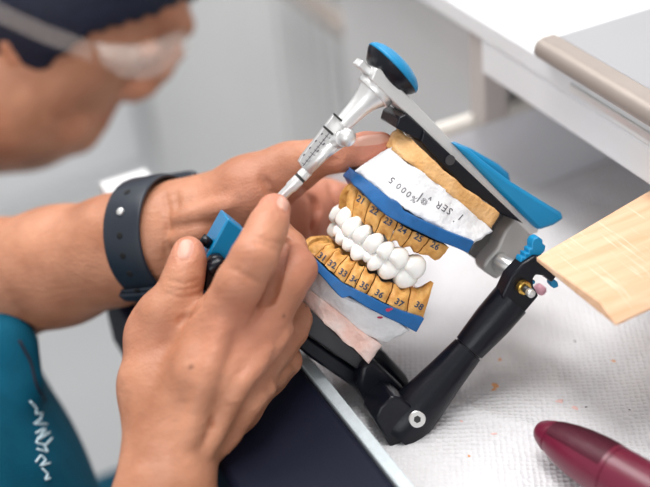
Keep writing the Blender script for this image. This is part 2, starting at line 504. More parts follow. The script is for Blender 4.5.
# burgundy handle
a = WZ(537, 427, .0105); b = WZ(668, 504, .0105)
ax = (b-a); ax.z = 0; ax.normalize()
t = thing('wax_knife_handle', (a.x, a.y, 0), 'burgundy plastic tapered tool handle lying on the paper towel', 'tool handle')
g = G(); K = .0128
prof = [(0, .0016), (.0005, .0030), (.0014, .0042), (.003, .0053), (.0065, .0069), (.0075, .0071), (.0076, .0069), (.010, .0079), (.016, .0096), (.022, .0107), (.030, .0115), (.0378, .0117), (.038, .0113), (.0386, .0113), (.0388, .0117), (.06, .0119), (.10, .0105), (.13, .008)]
prof = [(x, r*.95) for x, r in prof]
g.lathe(Vector((a.x, a.y, .0100)), ax, prof, 48); h = g.build('grip', M['burgundy'], t, smooth=True)
h.data.set_sharp_from_angle(angle=math.radians(40))
g = G()   # ribbed inlay
sd = ax.cross(Vector((0, 0, 1))).normalized()
for k in range(34):
    tt = .0085+k*.00082
    r = np.interp(tt, [q[0] for q in prof], [q[1] for q in prof])+.00006
    pts = [Vector((a.x, a.y, .0100))+ax*tt + (Vector((0, 0, 1))*math.cos(q)+sd*math.sin(q))*r for q in np.linspace(-1.05, .72, 14)]
    g.tube(pts, .00028, 5)
g.build('ribbed_grip_band', M['etch'], t, smooth=True)

# ------------------------------------------------------------------ articulator
Z = L(405, 440, .03)
art = thing('dental_articulator', (Z.x, Z.y, Z.z), 'black and silver dental articulator with blue knob, held tilted over the drawer', 'articulator')
# upper arm: bar, thin side towards the viewer
g = G(); PR(g, [(376, 68), (383, 70), (456, 145), (539, 227), (538, 233), (530, 235), (446, 152), (371, 80)], .009, -.009)
ua = g.build('upper_arm', M['alu'], art, bevel=.0006)
g = G(); PR(g, [(357, 66), (363, 60), (374, 70), (369, 76)], .004, -.004); g.build('clamp_block', M['alu'], art, bevel=.0006)
# wings
g = G(); PR(g, [(453, 143), (470, 150), (490, 166), (510, 181), (542, 201), (562, 213), (565, 219), (554, 226), (539, 231), (500, 192)], .013, .006)
g.build('blue_wing', M['blue'], art, bevel=.0018)
g = G(); PR(g, [(454, 142), (474, 150), (500, 165), (510, 174), (512, 182), (511, 192), (500, 196), (470, 168)], -.010, -.016)
g.build('blue_wing', M['blue'], art, bevel=.0018)
# knob
kc = L(391, 70, 0)
g = G(); g.lathe(kc, E2, [(-.0050, .0085), (-.0042, .0105), (-.0008, .0132), (.0006, .0138)], 48); g.build('knob_base', M['black'], art, smooth=True).data.set_sharp_from_angle(angle=.6)
g = G(); g.lathe(kc+E2*.0008, E2, [(0, .0140), (.0012, .0138), (.0026, .0126), (.0040, .0103), (.0050, .007), (.0055, .003), (.0056, .0005)], 48); g.build('knob_cap', M['blue'], art, smooth=True)
# incisal pin group
pinax = -(L(385, 85, 0)-L(232, 240, 0)).normalized()
top = L(374, 92, 0)
g = G(); g.lathe(top, pinax, [(-.002, .0086), (0, .0088), (.0008, .0084), (.001, .0074), (.004, .0058), (.008, .0047), (.012, .0042), (.0190, .0036)], 36)
pin = g.build('incisal_pin_sleeve', M['alu'], art, smooth=True); pin.data.set_sharp_from_angle(angle=.6)
g = G(); PR(g, [(334, 115), (343, 122), (352, 130), (344, 147), (308, 172), (304, 170), (299, 162), (301.5, 157), (325, 127)], .0016, -.0010)
sp = g.build('scale_plate', M['alu'], art, bevel=.0002)
g = G(); g.tube([L(345, 134, .0015), L(306.5, 171, .0015)], .0024, 16); g.build('guide_rod', M['alu'], art, smooth=True)
g = G(); PR(g, [(333.5, 114.5), (335, 113.5), (343.5, 121), (342.5, 123)], .0030, .0012); PR(g, [(323.5, 127.5), (325, 126), (334, 134), (333, 136)], .0030, .0014)
g.build('scale_notch', M['hexdark'], sp)
g = G()
def qline(p, q, r, w, gg):
    p = Vector(p); q = Vector(q); d = (q-p).normalized(); nn = Vector((-d.y, d.x))*w/2
    PR(gg, [tuple(p+nn), tuple(q+nn), tuple(q-nn), tuple(p-nn)], r, r-.00015)
qline((331, 131), (303, 166), .0018, .5, g)
for k in range(10):
    cx, cy = 329.5-k*2.8, 133-(-k*3.5)
    w = 2.0 if k % 3 == 0 else 1.2
    qline((cx-w*1.1, cy-w*.9), (cx+w*1.1, cy+w*.9), .0018, .45, g)
for k, (x, y) in enumerate([(322, 134), (316, 141), (310, 148), (304, 155), (330, 138), (324, 144), (318, 151), (310, 161)]):
    qline((x-.8, y+.8), (x+.8, y-.8), .0018, 1.1, g)
g.build('scale_marking', M['ink'], sp)
g = G(); g.lathe(L(308, 170, .0008), pinax, [(0, .0022), (.0005, .0026), (.0040, .0026), (.0044, .0020), (.0050, .0020), (.0054, .0026), (.010, .0026), (.011, .0022), (.050, .0021)], 20)
ip = g.build('incisal_pin', M['alu'], art, smooth=True); ip.data.set_sharp_from_angle(angle=.6)
g = G(); g.lathe(L(308, 170, .0008), pinax, [(.0041, .0024), (.0053, .0024)], 20); g.build('pin_mark', M['hexdark'], ip)
g = G(); g.lathe(L(336, 141, .001), (L(347, 137.5, .010)-L(336, 141, .001)), [(0, .0034), (.006, .0034)], 24); g.build('screw_collar', M['alu'], art, smooth=True).data.set_sharp_from_angle(angle=.6)
c0 = L(347, 137.5, .008); bm = bmesh.new(); bmesh.ops.create_uvsphere(bm, u_segments=24, v_segments=16, radius=.0038)
vs = [v.co*1.0+c0 for v in bm.verts]; fs = [[v.index for v in f.verts] for f in bm.faces]; bm.free()
mesh('thumb_screw', vs, fs, M['alu'], art, smooth=True)
# incisal table
g = G(); PR(g, [(228, 218), (249, 235), (240, 258), (222, 287), (206, 304), (199, 296), (207, 256)], .004, -.012)
g.build('incisal_table', M['blue_block'], art, bevel=.0008)
g = G(); PR(g, [(206, 264), (214, 256), (222, 256), (234, 271), (226, 286), (212, 297), (203, 290)], .010, .0042); g.build('table_clamp', M['black'], art, bevel=.0012)
g = G(); g.lathe(L(212, 268, .010), (L(222, 262, .010)-L(212, 268, .010)), [(-.002, .0022), (-.001, .0027), (.004, .0027), (.005, .0022)], 20); g.build('clamp_knob', M['black'], art, smooth=True)
g = G(); g.lathe(L(203, 245, .0), (L(207, 240, .0)-L(203, 245, .0)), [(0, .0025), (.004, .0025)], 16); g.build('clamp_knob', M['black'], art, smooth=True)
# upper mounting plate
g = G(); PR(g, [(399, 118), (406, 114), (424, 129), (424, 143), (396, 128)], .011, -.011)
PR(g, [(421, 142), (424, 131), (448, 152), (505, 206), (524, 224), (500, 214), (488, 203), (470, 193), (430, 153)], .0125, -.0125)
g.build('upper_mounting_plate', M['black'], art, bevel=.0006)
g = G(); g.lathe(L(450, 160, .0126), E3, [(0, .0022), (.0004, .0022)], 20); g.build('magnet_screw', M['darkgrey'], art)
g = G(); PR(g, [(494, 206), (508, 212), (528, 232), (520, 246), (490, 270), (468, 254), (474, 240), (492, 222)], -.002, -.014); g.build('rear_bracket', M['bracket'], art, bevel=.0008)
g = G(); PR(g, [(517, 217), (530, 228), (535, 236), (527, 248), (512, 268), (497, 280), (486, 273), (483, 267), (487, 260), (498, 248), (505, 231)], .0085, -.003)
g.build('condyle_block', M['matt_metal'], art, bevel=.0012)
g = G(); g.lathe(L(500, 262, .0085), (L(517, 272, .022)-L(498, 262, .0085)), [(0, .0045), (.001, .0037), (.018, .0037)], 24); g.build('condyle_axle', M['steel'], art, smooth=True)
# near post
rp_ = .029
g = G()
def ll(x, y, r=rp_): return L(x, y, r)
b0 = ll(406, 421); b1 = ll(520, 289); pax = (b1-b0).normalized()
prof = [(-.007, .0096), (-.004, .0102), (.004, .0102), (.010, .0097), (.018, .0087), (.026, .0078), (.036, .0069), (.0402, .0065), (.0404, .0059), (.0410, .0059), (.0412, .0066), (.046, .0070), (.056, .0078), (.068, .0080)]
g.lathe(b0, pax, [(x_, r_*1.06) for x_, r_ in prof], 40)
post = g.build('post', M['black'], art, smooth=True); post.data.set_sharp_from_angle(angle=.45)
g = G(); PR(g, [(375, 421), (380, 408), (393, 396), (402, 398), (421, 414), (428, 420), (418, 433), (395, 449), (391, 448)], rp_+.008, rp_-.010)
g.build('post_foot', M['black'], art, bevel=.0015)
g = G(); PR(g, [(511, 277), (523, 264), (535, 256), (546, 257), (560, 272), (552, 283), (544, 276), (536, 275), (533, 280), (534, 287), (539, 296), (517, 322), (506, 311), (502, 296)], rp_+.006, rp_-.003)
g.build('hinge_head', M['black'], art, bevel=.0008)
sc = L(417, 419, rp_+.0098); nrm = (CAM-sc).normalized()*.6+E3*.5; nrm.normalize()
g = G(); g.lathe(sc-nrm*.001, nrm, [(-.002, .0036), (.0014, .0036), (.0018, .0032)], 28); so = g.build('hex_screw', M['steel'], art, smooth=True); so.data.set_sharp_from_angle(angle=.6)
g = G(); g.lathe(sc+nrm*.0005, nrm, [(0, .0016), (.00045, .0016)], 6); g.build('hex_socket', M['hexdark'], so)
sc = L(522, 286, rp_+.006); nrm = (L(534, 296, rp_+.016)-sc).normalized()
g = G(); g.lathe(sc, nrm, [(0, .0028), (.0003, .0031), (.0025, .0031), (.003, .0026)], 24); g.build('brass_ring', M['brass'], art, smooth=True).data.set_sharp_from_angle(angle=.6)
g = G(); g.lathe(sc, nrm, [(0, .0016), (.006, .0016)], 20); g.build('adjusting_screw', M['hexdark'], art, smooth=True)
g = G(); g.lathe(sc+nrm*.006, nrm, [(0, .0018), (.0022, .0018), (.0026, .0014)], 20); g.build('screw_tip', M['steel'], art, smooth=True)
# serrated lever
lev = [(520, 262), (522, 257), (525, 258), (525, 253), (529, 254), (529, 249), (532, 249), (532, 243), (534, 239), (539, 237), (543, 240), (543, 244), (546, 246), (545, 251), (538, 258), (530, 264), (524, 266)]
g = G(); PR(g, lev, rp_+.0035, rp_-.002); g.build('blue_lever', M['blue'], art, bevel=.0005)
g = G(); PR(g, [(552, 278), (558, 282), (559, 287), (554, 289), (550, 284)], rp_+.002, rp_-.002); PR(g, [(530, 280), (536, 281), (535, 285), (531, 284)], rp_+.004, rp_)
g.build('lever_tip', M['blue'], art, bevel=.0006)
g = G(); g.lathe(L(538, 288, rp_-.014), E3, [(0, .0022), (.004, .0022)], 24); g.build('pink_glow_disc', M['pink_glow'], art, smooth=True)  # added disc, imitates a pink glow reflected on the paper
# lower arm
g = G(); PR(g, [(290, 314), (296, 322), (304, 334), (371, 381), (376, 392), (369, 398), (354, 388), (310, 358), (284, 336)], .012, -.012)
la = g.build('lower_arm', M['black'], art, bevel=.0012)
g = G(); PR(g, [(302, 306), (306, 306), (340, 337), (359, 353), (363, 360), (368, 365), (363, 373), (340, 358), (300, 330), (294, 320)], .0150, -.012)
g.build('lower_mounting_plate', M['darkgrey'], art, bevel=.0008)
g = G(); PR(g, [(362, 366), (374, 360), (406, 390), (402, 406), (386, 420), (379, 418), (366, 404), (358, 386)], .020, -.010); g.build('lower_cross_arm', M['black'], art, bevel=.002)
g = G(); PR(g, [(366, 350), (384, 351), (412, 382), (408, 400), (390, 404), (364, 376)], .010, -.016); g.build('cross_shaft', M['black'], art, bevel=.003)
g = G(); PR(g, [(361, 367), (366, 371), (365, 375), (360, 371)], .0158, .0148); g.build('plate_latch', M['alu'], art, bevel=.0002)
# lower arm front block with the incisal table support
g = G(); PR(g, [(231, 268), (243, 276), (296, 320), (286, 336), (262, 322), (222, 290)], .006, -.010); g.build('front_extension', M['black'], art, bevel=.0015)

# ------------------------------------------------------------------ dental casts
SN, CN = math.sin(YAW), math.cos(YAW)
class Arch:
    def __init__(s, A, R, origin):
        s.A, s.R, s.o = A, R, origin
        s.phi = np.radians(np.linspace(-13, 90, 200))
        s.s = A*(1-np.cos(s.phi))*CN + R*np.sin(s.phi)*SN
        s.s -= s.s[0]
    def at(s, x, y):
        q = ((x-s.o[0])*.7+(y-s.o[1])*.715)/2300
        ph = float(np.interp(q, s.s, s.phi))
        return s.R*math.sin(ph), ph
    def P(s, x, y, dn=0.0):
        r, ph = s.at(x, y)
        w = L(x, y, r)
        if dn:
            tp, tr = s.A*math.sin(ph), s.R*math.cos(ph); l = math.hypot(tp, tr)
            w = w + E1*(-tr/l*dn) + E3*(tp/l*dn)
        return w


def resample(pts, n):
    pts = [Vector(p) for p in pts]
    d = [0]
    for a, b in zip(pts, pts[1:]): d.append(d[-1]+(b-a).length)
    out = []
    for i in range(n):
        q = d[-1]*i/(n-1)
        k = max(j for j in range(len(d)) if d[j] <= q+1e-9); k = min(k, len(pts)-2)
        u = (q-d[k])/(d[k+1]-d[k]) if d[k+1] > d[k] else 0
        out.append(pts[k].lerp(pts[k+1], min(u, 1)))
    return out


def slab(top, bot, arch, rows=6, n=40, bulge=0, rough=0, seed=0, dn=0, far=True):
    """solid between two near-side contours, mirrored to the far side"""
    T = resample(top, n); B = resample(bot, n)
    rings = []
    for j in range(rows+1):
        u = j/rows
        near = []
        for i in range(n):
            q = T[i].lerp(B[i], u)
            w = arch.P(q.x, q.y, dn + bulge*math.sin(math.pi*u))
            if rough:
                nv = noise.noise_vector(Vector((w.x*180+seed, w.y*180, w.z*180)))
                nv2 = noise.noise_vector(Vector((w.x*600+seed, w.y*600, w.z*600)))
                w = w + nv*rough + nv2*rough*.35
            near.append(w)
        ring = list(near)
        for w in reversed(near):
            lw = loc(w)
            if lw.z > .007: ring.append(wl(lw.x, lw.y, -lw.z))
        rings.append(ring)
    mlen = min(len(r) for r in rings)
    rr = []
    for ring in rings:
        far_ = ring[n:]
        k = mlen-n
        far_ = [far_[int(i*(len(far_)-1)/(k-1))] for i in range(k)] if k > 1 else far_[:k]
        rr.append(ring[:n]+far_)
    g = G(); m_ = mlen
    for r in rr: g.v += r
    for j in range(rows):
        for i in range(m_):
            g.f.append([j*m_+i, j*m_+(i+1) % m_, (j+1)*m_+(i+1) % m_, (j+1)*m_+i]); g.mi.append(0)
    # caps: strips between near i and the matching far point
    for base in (0, rows*m_):
        k = m_-n
        for i in range(n-1):
            fa = m_-1-int((i)*(k-1)/(n-1)); fb = m_-1-int((i+1)*(k-1)/(n-1))
            q = [base+i, base+i+1, base+fb] + ([base+fa] if fa != fb else [])
            g.f.append(q); g.mi.append(0)
        # front closing triangle
    return g


def ink_text(txt, x, y, ang, size, fn, m, name, parent, flip=False, weight=0):
    """hand lettering laid on a surface; fn maps photo coords to a surface point"""
    cu = bpy.data.curves.new('lettering', 'FONT'); cu.body = txt; cu.size = size; cu.align_x = 'CENTER'; cu.align_y = 'CENTER'; cu.offset = weight; cu.resolution_u = 2
    o = bpy.data.objects.new('tmp', cu); COL.objects.link(o)
    bpy.context.view_layer.update()
    me = bpy.data.meshes.new_from_object(o.evaluated_get(bpy.context.evaluated_depsgraph_get()))
    bpy.data.objects.remove(o)
    bm = bmesh.new(); bm.from_mesh(me); bmesh.ops.triangulate(bm, faces=bm.faces)
    bmesh.ops.subdivide_edges(bm, edges=[e for e in bm.edges if e.calc_length() > size*.2], cuts=2)
    ca, sa = math.cos(ang), math.sin(ang)
    vs = []
    for i, v in enumerate(bm.verts):
        v.index = i
        px = x + v.co.x*ca + v.co.y*sa
        py = y + v.co.x*sa - v.co.y*ca
        vs.append(fn(px, py))
    fs = [[v.index for v in f.verts] for f in bm.faces]; bm.free()
    return vs, fs


# ---- upper cast
AU = Arch(.046, .0285, (350, 178))
AUp = Arch(.048, .0290, (348, 172))
zc = L(420, 200, 0)
up_cast = thing('upper_dental_cast', zc, 'upper jaw model: white plaster with handwriting, blue plate and numbered tan dies', 'dental cast')
# stone
top = [(397, 127), (412, 139), (427, 154), (450, 175), (470, 192), (488, 204), (500, 213)]
bot = [(391, 149), (402, 158), (420, 171), (440, 186), (457, 200), (475, 216), (492, 229)]
AG = Arch(.036, .021, (385, 138))
slab(top, bot, AG, rough=.0007, seed=3, rows=5).build('mounting_stone', M['gold_mount'], up_cast, smooth=True)
# white plaster, widening toward the plate
AW = Arch(.044, .0270, (352, 170))
T_ = [(391, 147), (402, 157), (420, 170), (440, 185), (457, 199), (475, 215), (493, 230)]
B_ = [(353, 172), (363, 177), (380, 190), (397, 206), (418, 217), (440, 228), (474, 243)]
def mixslab(T, B, A1, A2, name, m, parent, rows=10, n=44, rough=.0006, seed=1, bulge=0):
    T = resample(T, n); B = resample(B, n); rings = []
    for j in range(rows+1):
        u = j/rows; near = []
        for i in range(n):
            q = T[i].lerp(B[i], u)
            r1 = A1.at(T[i].x, T[i].y)[0]; r2 = A2.at(B[i].x, B[i].y)[0]
            w = L(q.x, q.y, r1*(1-u)+r2*u + bulge*math.sin(math.pi*u))
            nv = noise.noise_vector(Vector((w.x*150+seed, w.y*150, w.z*150)))
            w = w + nv*rough + noise.noise_vector(Vector((w.x*500+seed, w.y*500, w.z*500)))*rough*.3
            near.append(w)
        farr = [wl(l.x, l.y, -l.z) for l in (loc(w) for w in reversed(near[6:]))]
        rings.append(near+farr)
    m_ = len(rings[0]); g = G()
    for r in rings: g.v += r
    for j in range(rows):
        for i in range(m_):
            g.f.append([j*m_+i, j*m_+(i+1) % m_, (j+1)*m_+(i+1) % m_, (j+1)*m_+i]); g.mi.append(0)
    for base in (0, rows*m_):
        g.f.append([base+k for k in range(m_)]); g.mi.append(0)
    return g.build(name, m, parent, smooth=True)
pw = mixslab(T_, B_, AG, AW, 'plaster_base', M['white'], up_cast, rough=.0011)
# blue plate
slab([(350, 168), (354, 172), (363, 177), (380, 190), (392, 200), (397, 201), (401, 205), (404, 211), (420, 219), (440, 228), (457, 235), (474, 241)],
     [(352, 181), (355, 187), (361, 191), (374, 205), (388, 217), (402, 224), (419, 232), (438, 241), (457, 248), (468, 253)], AUp, rows=3, dn=.0008).build('base_plate', M['blue_dark'], up_cast, smooth=False, bevel=.0005)
# lettering on plaster
bvh = None
bpy.context.view_layer.update()
def surf(o):
    v = [o.matrix_world @ q.co for q in o.data.vertices]
    return BVHTree.FromPolygons(v, [list(p.vertices) for p in o.data.polygons])
def onto(bv, x, y, off=.00012, alt=None):
    d = ray(x, y).normalized()
    h = bv.ray_cast(CAM, d)
    if h[0] is None: return alt or W(x, y, .55)
    return h[0]-d*off
bpy.context.view_layer.update()
pw.parent = up_cast
bw = BVHTree.FromPolygons([q.co+rootloc(pw) for q in pw.data.vertices], [list(p.vertices) for p in pw.data.polygons])
def writing(items, bv, m, name, parent, off=.00015, wt=0):
    g = G()
    for txt, x, y, ang, size in items:
        vs, fs = ink_text(txt, x, y, math.radians(ang), size, lambda a, b: onto(bv, a, b, off), m, name, parent, weight=wt)
        g.add(vs, fs)
    return g.build(name, m, parent)
# the cast is held upside down, so the lettering runs from lower right to upper left
writing([('1', 461, 217, 222, 10), ('·', 454, 221, 222, 12), ('S', 450, 211, 219, 10), ('E', 445, 208, 216, 10), ('R', 439, 205, 214, 10), ('v', 430, 199, 216, 8), ('/', 420, 197, 200, 15), ('%', 414, 199, 216, 9), ('@', 424, 202, 214, 7), ('0', 409, 194, 222, 9), ('0', 404, 190, 222, 9), ('0', 399, 186, 222, 9), ('5', 392, 180, 222, 10)],
        bw, M['ink'], 'handwriting', up_cast)


def die_row(bounds_out, bounds_gum, arch, parent, mat_, inner=.0105, sign=1, thick_gum=.008, last_tall=False):
    """one die per pair of bounds; bounds in photo coordinates along the plate and along the gum"""
    dies = []
    nb = len(bounds_out)
    for k in range(nb-1):
        n = 9; rows = 7
        O0, O1, G0, G1 = (Vector(q) for q in (bounds_out[k], bounds_out[k+1], bounds_gum[k], bounds_gum[k+1]))
        outer = []; inn = []
        for j in range(rows+1):
            u = j/rows; ro = []; ri = []
            for i in range(n):
                e = .035 + .93*i/(n-1)
                q = O0.lerp(O1, e).lerp(G0.lerp(G1, e), u)
                # scalloped gum edge
                sc_ = (1-math.cos(2*math.pi*i/(n-1)))/2
                q = q + (G0-O0).normalized()*(-3.0*(1-sc_)*u*u + 2.0*sc_*u*u)*(-1 if sign < 0 else 1)*0 + (G0.lerp(G1, e)-O0.lerp(O1, e)).normalized()*(2.2-3.8*sc_)*u**3
                edge = -.00045*(abs(2*i/(n-1)-1)**6)
                neck = -.0035*u**3
                bul = .0007*math.sin(math.pi*u)*sc_
                w = arch.P(q.x, q.y, edge+neck+bul)
                nv = noise.noise_vector(w*520)*.00035 + noise.noise_vector(w*200)*.0006
                w = w+nv
                ro.append(w)
                r, ph = arch.at(q.x, q.y)
                w0 = arch.P(q.x, q.y, 0)
                w1 = arch.P(q.x, q.y, -.0010)
                nn = (w1-w0).normalized()
                ri.append(w0 + nn*(inner*(1-.35*u**2)))
            outer.append(ro); inn.append(ri)
        for side in (1, -1):
            g = G()
            for r in outer + inn:
                for w in r:
                    if side < 0:
                        l = loc(w); w = wl(l.x, l.y, -l.z)
                    g.v.append(w)
            def id_(s, j, i): return s*(rows+1)*n + j*n + i
            for j in range(rows):
                for i in range(n-1):
                    g.f.append([id_(0, j, i), id_(0, j, i+1), id_(0, j+1, i+1), id_(0, j+1, i)])
                    g.f.append([id_(1, j, i), id_(1, j+1, i), id_(1, j+1, i+1), id_(1, j, i+1)])
                g.f.append([id_(0, j, 0), id_(0, j+1, 0), id_(1, j+1, 0), id_(1, j, 0)])
                g.f.append([id_(0, j, n-1), id_(1, j, n-1), id_(1, j+1, n-1), id_(0, j+1, n-1)])
            for i in range(n-1):
                g.f.append([id_(0, 0, i), id_(1, 0, i), id_(1, 0, i+1), id_(0, 0, i+1)])
                g.f.append([id_(0, rows, i), id_(0, rows, i+1), id_(1, rows, i+1), id_(1, rows, i)])
            g.mi = [0]*len(g.f)
            o = g.build('die', mat_, parent, smooth=True)
            o.data.set_sharp_from_angle(angle=math.radians(50))
            if side > 0: dies.append(o)
    return dies


def bvh_of(objs):
    v = []; f = []
    for o in objs:
        n = len(v); rl = rootloc(o)
        v += [q.co+rl for q in o.data.vertices]; f += [[i+n for i in p.vertices] for p in o.data.polygons]
    return BVHTree.FromPolygons(v, f)


ADu = Arch(.045, .0272, (347, 186))
slab([(351, 183), (359, 190), (371, 203), (385, 215), (399, 224), (414, 232), (430, 240), (449, 247)], [(348, 196), (355, 202), (367, 211), (381, 223), (395, 232), (409, 239), (425, 247), (442, 254)], Arch(.045, .0272, (347, 186)), rows=2, dn=-.0020).build('saw_cut_shade', M['hole_and_shade'], up_cast)  # near-black strip added behind the upper dies, shade in the saw gaps
d_up = die_row([(350, 182), (358, 189), (370, 202), (384, 214), (398, 223), (413, 231), (429, 239), (450, 248)],
               [(342, 207), (350, 213), (363, 220), (376, 231), (391, 240), (404, 246), (420, 254), (440, 262)], ADu, up_cast, M['gold'])
dbv = bvh_of(d_up)
for tx, x, y in [('21', 360.5, 200), ('22', 374, 211), ('23', 388, 222), ('24', 402.5, 230), ('25', 418.5, 238), ('26', 435, 246)]:
    k = min(range(len(d_up)), key=lambda q: (q, 0)[0] if False else abs([357, 364, 377, 391, 406, 421, 437][q]-x))
    writing([(tx, x, y, 32, 9)], dbv, M['ink_blue'], 'die_number', d_up[k], wt=.22)


def tooth(x, y, w, h, dep, arch, parent, name='tooth', molar=False, gum=1, tilt=0, dn=0, skipfar=False):
    """w,h in photo px; gum=+1 crown hangs from the upper gum"""
    c = arch.P(x, y, dn)
    r, ph = arch.at(x, y)
    tp, tr = arch.A*math.sin(ph), arch.R*math.cos(ph); l = math.hypot(tp, tr)
    T = E1*(tp/l)+E3*(tr/l); N = E1*(-tr/l)+E3*(tp/l); Q = E2*gum
    fore = max(.55, abs((MC.to_3x3().inverted() @ T).xy.length))
    S = 2300/1.0
    hw = w/2/S/fore*(1.0 if gum > 0 and not molar else 1.08); hh = h/2/S*(1.16 if gum > 0 and not molar else 1.04); hd = dep/2
    for side in ((1,) if skipfar else (1, -1)):
        bm = bmesh.new(); bmesh.ops.create_uvsphere(bm, u_segments=28, v_segments=20, radius=1)
        vs = []
        for v in bm.verts:
            x_, y_, z_ = v.co      # z = vertical (toward gum +), x = mesiodistal, y = outward
            e = .80
            f = lambda a, ee: math.copysign(abs(a)**ee, a)
            X, Y, Zz = f(x_, .55), f(y_, .5), f(z_, .58)
            taper = 1-.46*max(0, Zz+.15)**1.4      # narrower at the neck
            X *= taper; Y *= (1-.18*max(0, Zz))
            if not molar:
                Y *= 1-.45*max(0, -Zz)        # incisal edge thin
                X *= 1-(.06 if gum > 0 else .34 if w < 18 else .14)*max(0, -Zz)**1.6
            else:
                if Zz < -.3:                   # cusps and fissure
                    cus = .10*math.cos(X*math.pi*1.6)*-1
                    Zz += (-.05-.10*abs(math.sin(X*2.6))+.22*(1-min(1, abs(Y)*1.5)))*(-Zz)
            Y += .07*(1-Zz*Zz)*(1-X*X*.6)
            nz = noise.noise(Vector((X*1.3+x, Y*1.3+y, Zz*1.3)))*.05
            w_ = c + T*(X*hw*(1+nz)) + N*((Y-1)*hd+hd*.25) + Q*(Zz*hh*(1+nz))
            if tilt: w_ += T*(-Zz*hh*tilt)
            if side < 0:
                q = loc(w_); w_ = wl(q.x, q.y, -q.z)
            vs.append(w_)
        fs = [[v.index for v in f.verts] for f in bm.faces]; bm.free()
        mesh(name, vs, fs, M['tooth'], parent, smooth=True)


ATu = Arch(.045, .0262, (338, 205))
for (x, y, w, h, mo, dp) in [(344.5, 214, 12, 20, False, .006), (351.5, 225, 15, 19, False, .0065), (362, 233, 14, 18, False, .007), (374, 242, 17, 19, False, .0075), (386.5, 249.5, 15, 17, True, .009), (400, 257, 19, 18, True, .010), (417, 266.5, 20, 20, True, .0105)]:
    tooth(x, y, w, h, dp, ATu, up_cast, molar=mo, gum=1, dn=.0004, skipfar=x < 350)

# ---- lower cast
zc = L(370, 330, 0)
lo_cast = thing('lower_dental_cast', zc, 'lower jaw model: pink and white plaster, blue plate and dies numbered in the thirties', 'dental cast')
ALp = Arch(.050, .0290, (300, 244))
slab([(301, 243), (316, 259), (330, 273), (345, 285), (365, 294), (386, 305), (405, 312), (424, 318)],
     [(299, 250), (312, 266), (325, 280), (338, 295), (343, 299), (349, 296), (366, 307), (386, 317), (403, 325), (416, 332)], ALp, rows=3, dn=.0008).build('base_plate', M['blue_dark'], lo_cast, bevel=.0005)
AWl = Arch(.047, .0275, (303, 252)); APl = Arch(.040, .022, (305, 285))
mixslab([(303, 251), (314, 267), (326, 281), (341, 296), (366, 307), (386, 317), (410, 330)],
        [(304, 285), (312, 293), (322, 301), (338, 313), (350, 324), (365, 336), (386, 343)], AWl, APl, 'plaster_base', M['white'], lo_cast, rough=.0009, seed=9)
APl2 = Arch(.038, .0228, (300, 283))
mixslab([(300, 280), (310, 290), (322, 299), (338, 311), (350, 322), (365, 335), (382, 346)],
        [(299, 300), (306, 306), (320, 319), (335, 333), (348, 345), (358, 353), (369, 363)], APl2, Arch(.036, .0215, (298, 300)), 'pink_base', M['pink'], lo_cast, rough=.0009, seed=5)
ADl = Arch(.048, .0275, (308, 240))
slab([(308, 249), (317, 257), (328, 266), (337, 276), (349, 284), (357, 288), (370, 294), (389, 304), (407, 312), (422, 317)], [(317, 244), (324, 250), (333, 257), (342, 265), (353, 272), (361, 277), (373, 284), (392, 295), (410, 302), (427, 306)], Arch(.048, .0275, (308, 240)), rows=2, dn=-.0020).build('saw_cut_shade', M['hole_and_shade'], lo_cast)  # same added dark strip, paints the gaps between the lower dies as shade
d_lo = die_row([(305, 247), (314, 256), (324, 265), (334, 274), (345, 283), (355.5, 289), (367, 294), (386.5, 304), (407, 313), (423, 318)],
               [(320, 236), (327, 241), (336, 247), (345, 255), (355, 262), (364, 268), (376, 277), (394, 287), (412, 293), (436, 287)], ADl, lo_cast, M['gold'])
# a taller retromolar stub at the last die
dbv2 = bvh_of(d_lo)
for tx, x, y in [('31', 322, 257), ('32', 332, 264.5), ('33', 343, 273), ('34', 354, 280), ('35', 364, 286), ('36', 379, 294), ('37', 399, 303), ('38', 419, 306)]:
    k = min(range(len(d_lo)), key=lambda q: abs([312, 321, 332, 342, 352, 363, 379, 399, 419][q]-x))
    writing([(tx, x, y, 32 if tx != '31' else 36, 9)], dbv2, M['ink_blue'], 'die_number', d_lo[k], wt=.22)
ATl = Arch(.046, .0255, (326, 226))
for (x, y, w, h, mo, dp) in [(337, 229, 8, 13, False, .005), (341, 235.5, 10, 16, False, .0055), (349, 242, 13, 17, False, .0065), (359, 250.5, 16, 20, False, .007), (368.5, 256, 11, 13, False, .007), (375.5, 262.5, 15, 18, True, .008), (388.5, 270, 19, 20, True, .010), (405.5, 279, 20, 20, True, .0105)]:
    tooth(x, y, w, h, dp, ATl, lo_cast, molar=mo, gum=-1, dn=-.0002, skipfar=x < 345)
lp = [c for c in lo_cast.children if c.name.startswith('base_plate')][0]
bl = bvh_of([lp])
g = G()
for (x, y, r) in [(388, 310, 2.4), (391, 309, 1.8)]:
    g.add([onto(bl, x+r*math.cos(a), y+r*.7*math.sin(a)) for a in np.linspace(0, 6.28, 11)[:-1]], [list(range(10))])
g.build('red_stain', M['redink'], lp)
bl = bvh_of([c for c in lo_cast.children if c.name.startswith('plaster_base')])
g = G(); g.add([onto(bl, 380+3*math.cos(a), 317.5+1.2*math.sin(a)) for a in np.linspace(0, 6.28, 11)[:-1]], [list(range(10))])
g.build('red_stain', M['redink'], lo_cast)


# ------------------------------------------------------------------ the person
def smin(a, b, k):
    h = np.clip(.5+.5*(b-a)/k, 0, 1)
    return b*(1-h)+a*h-k*h*(1-h)


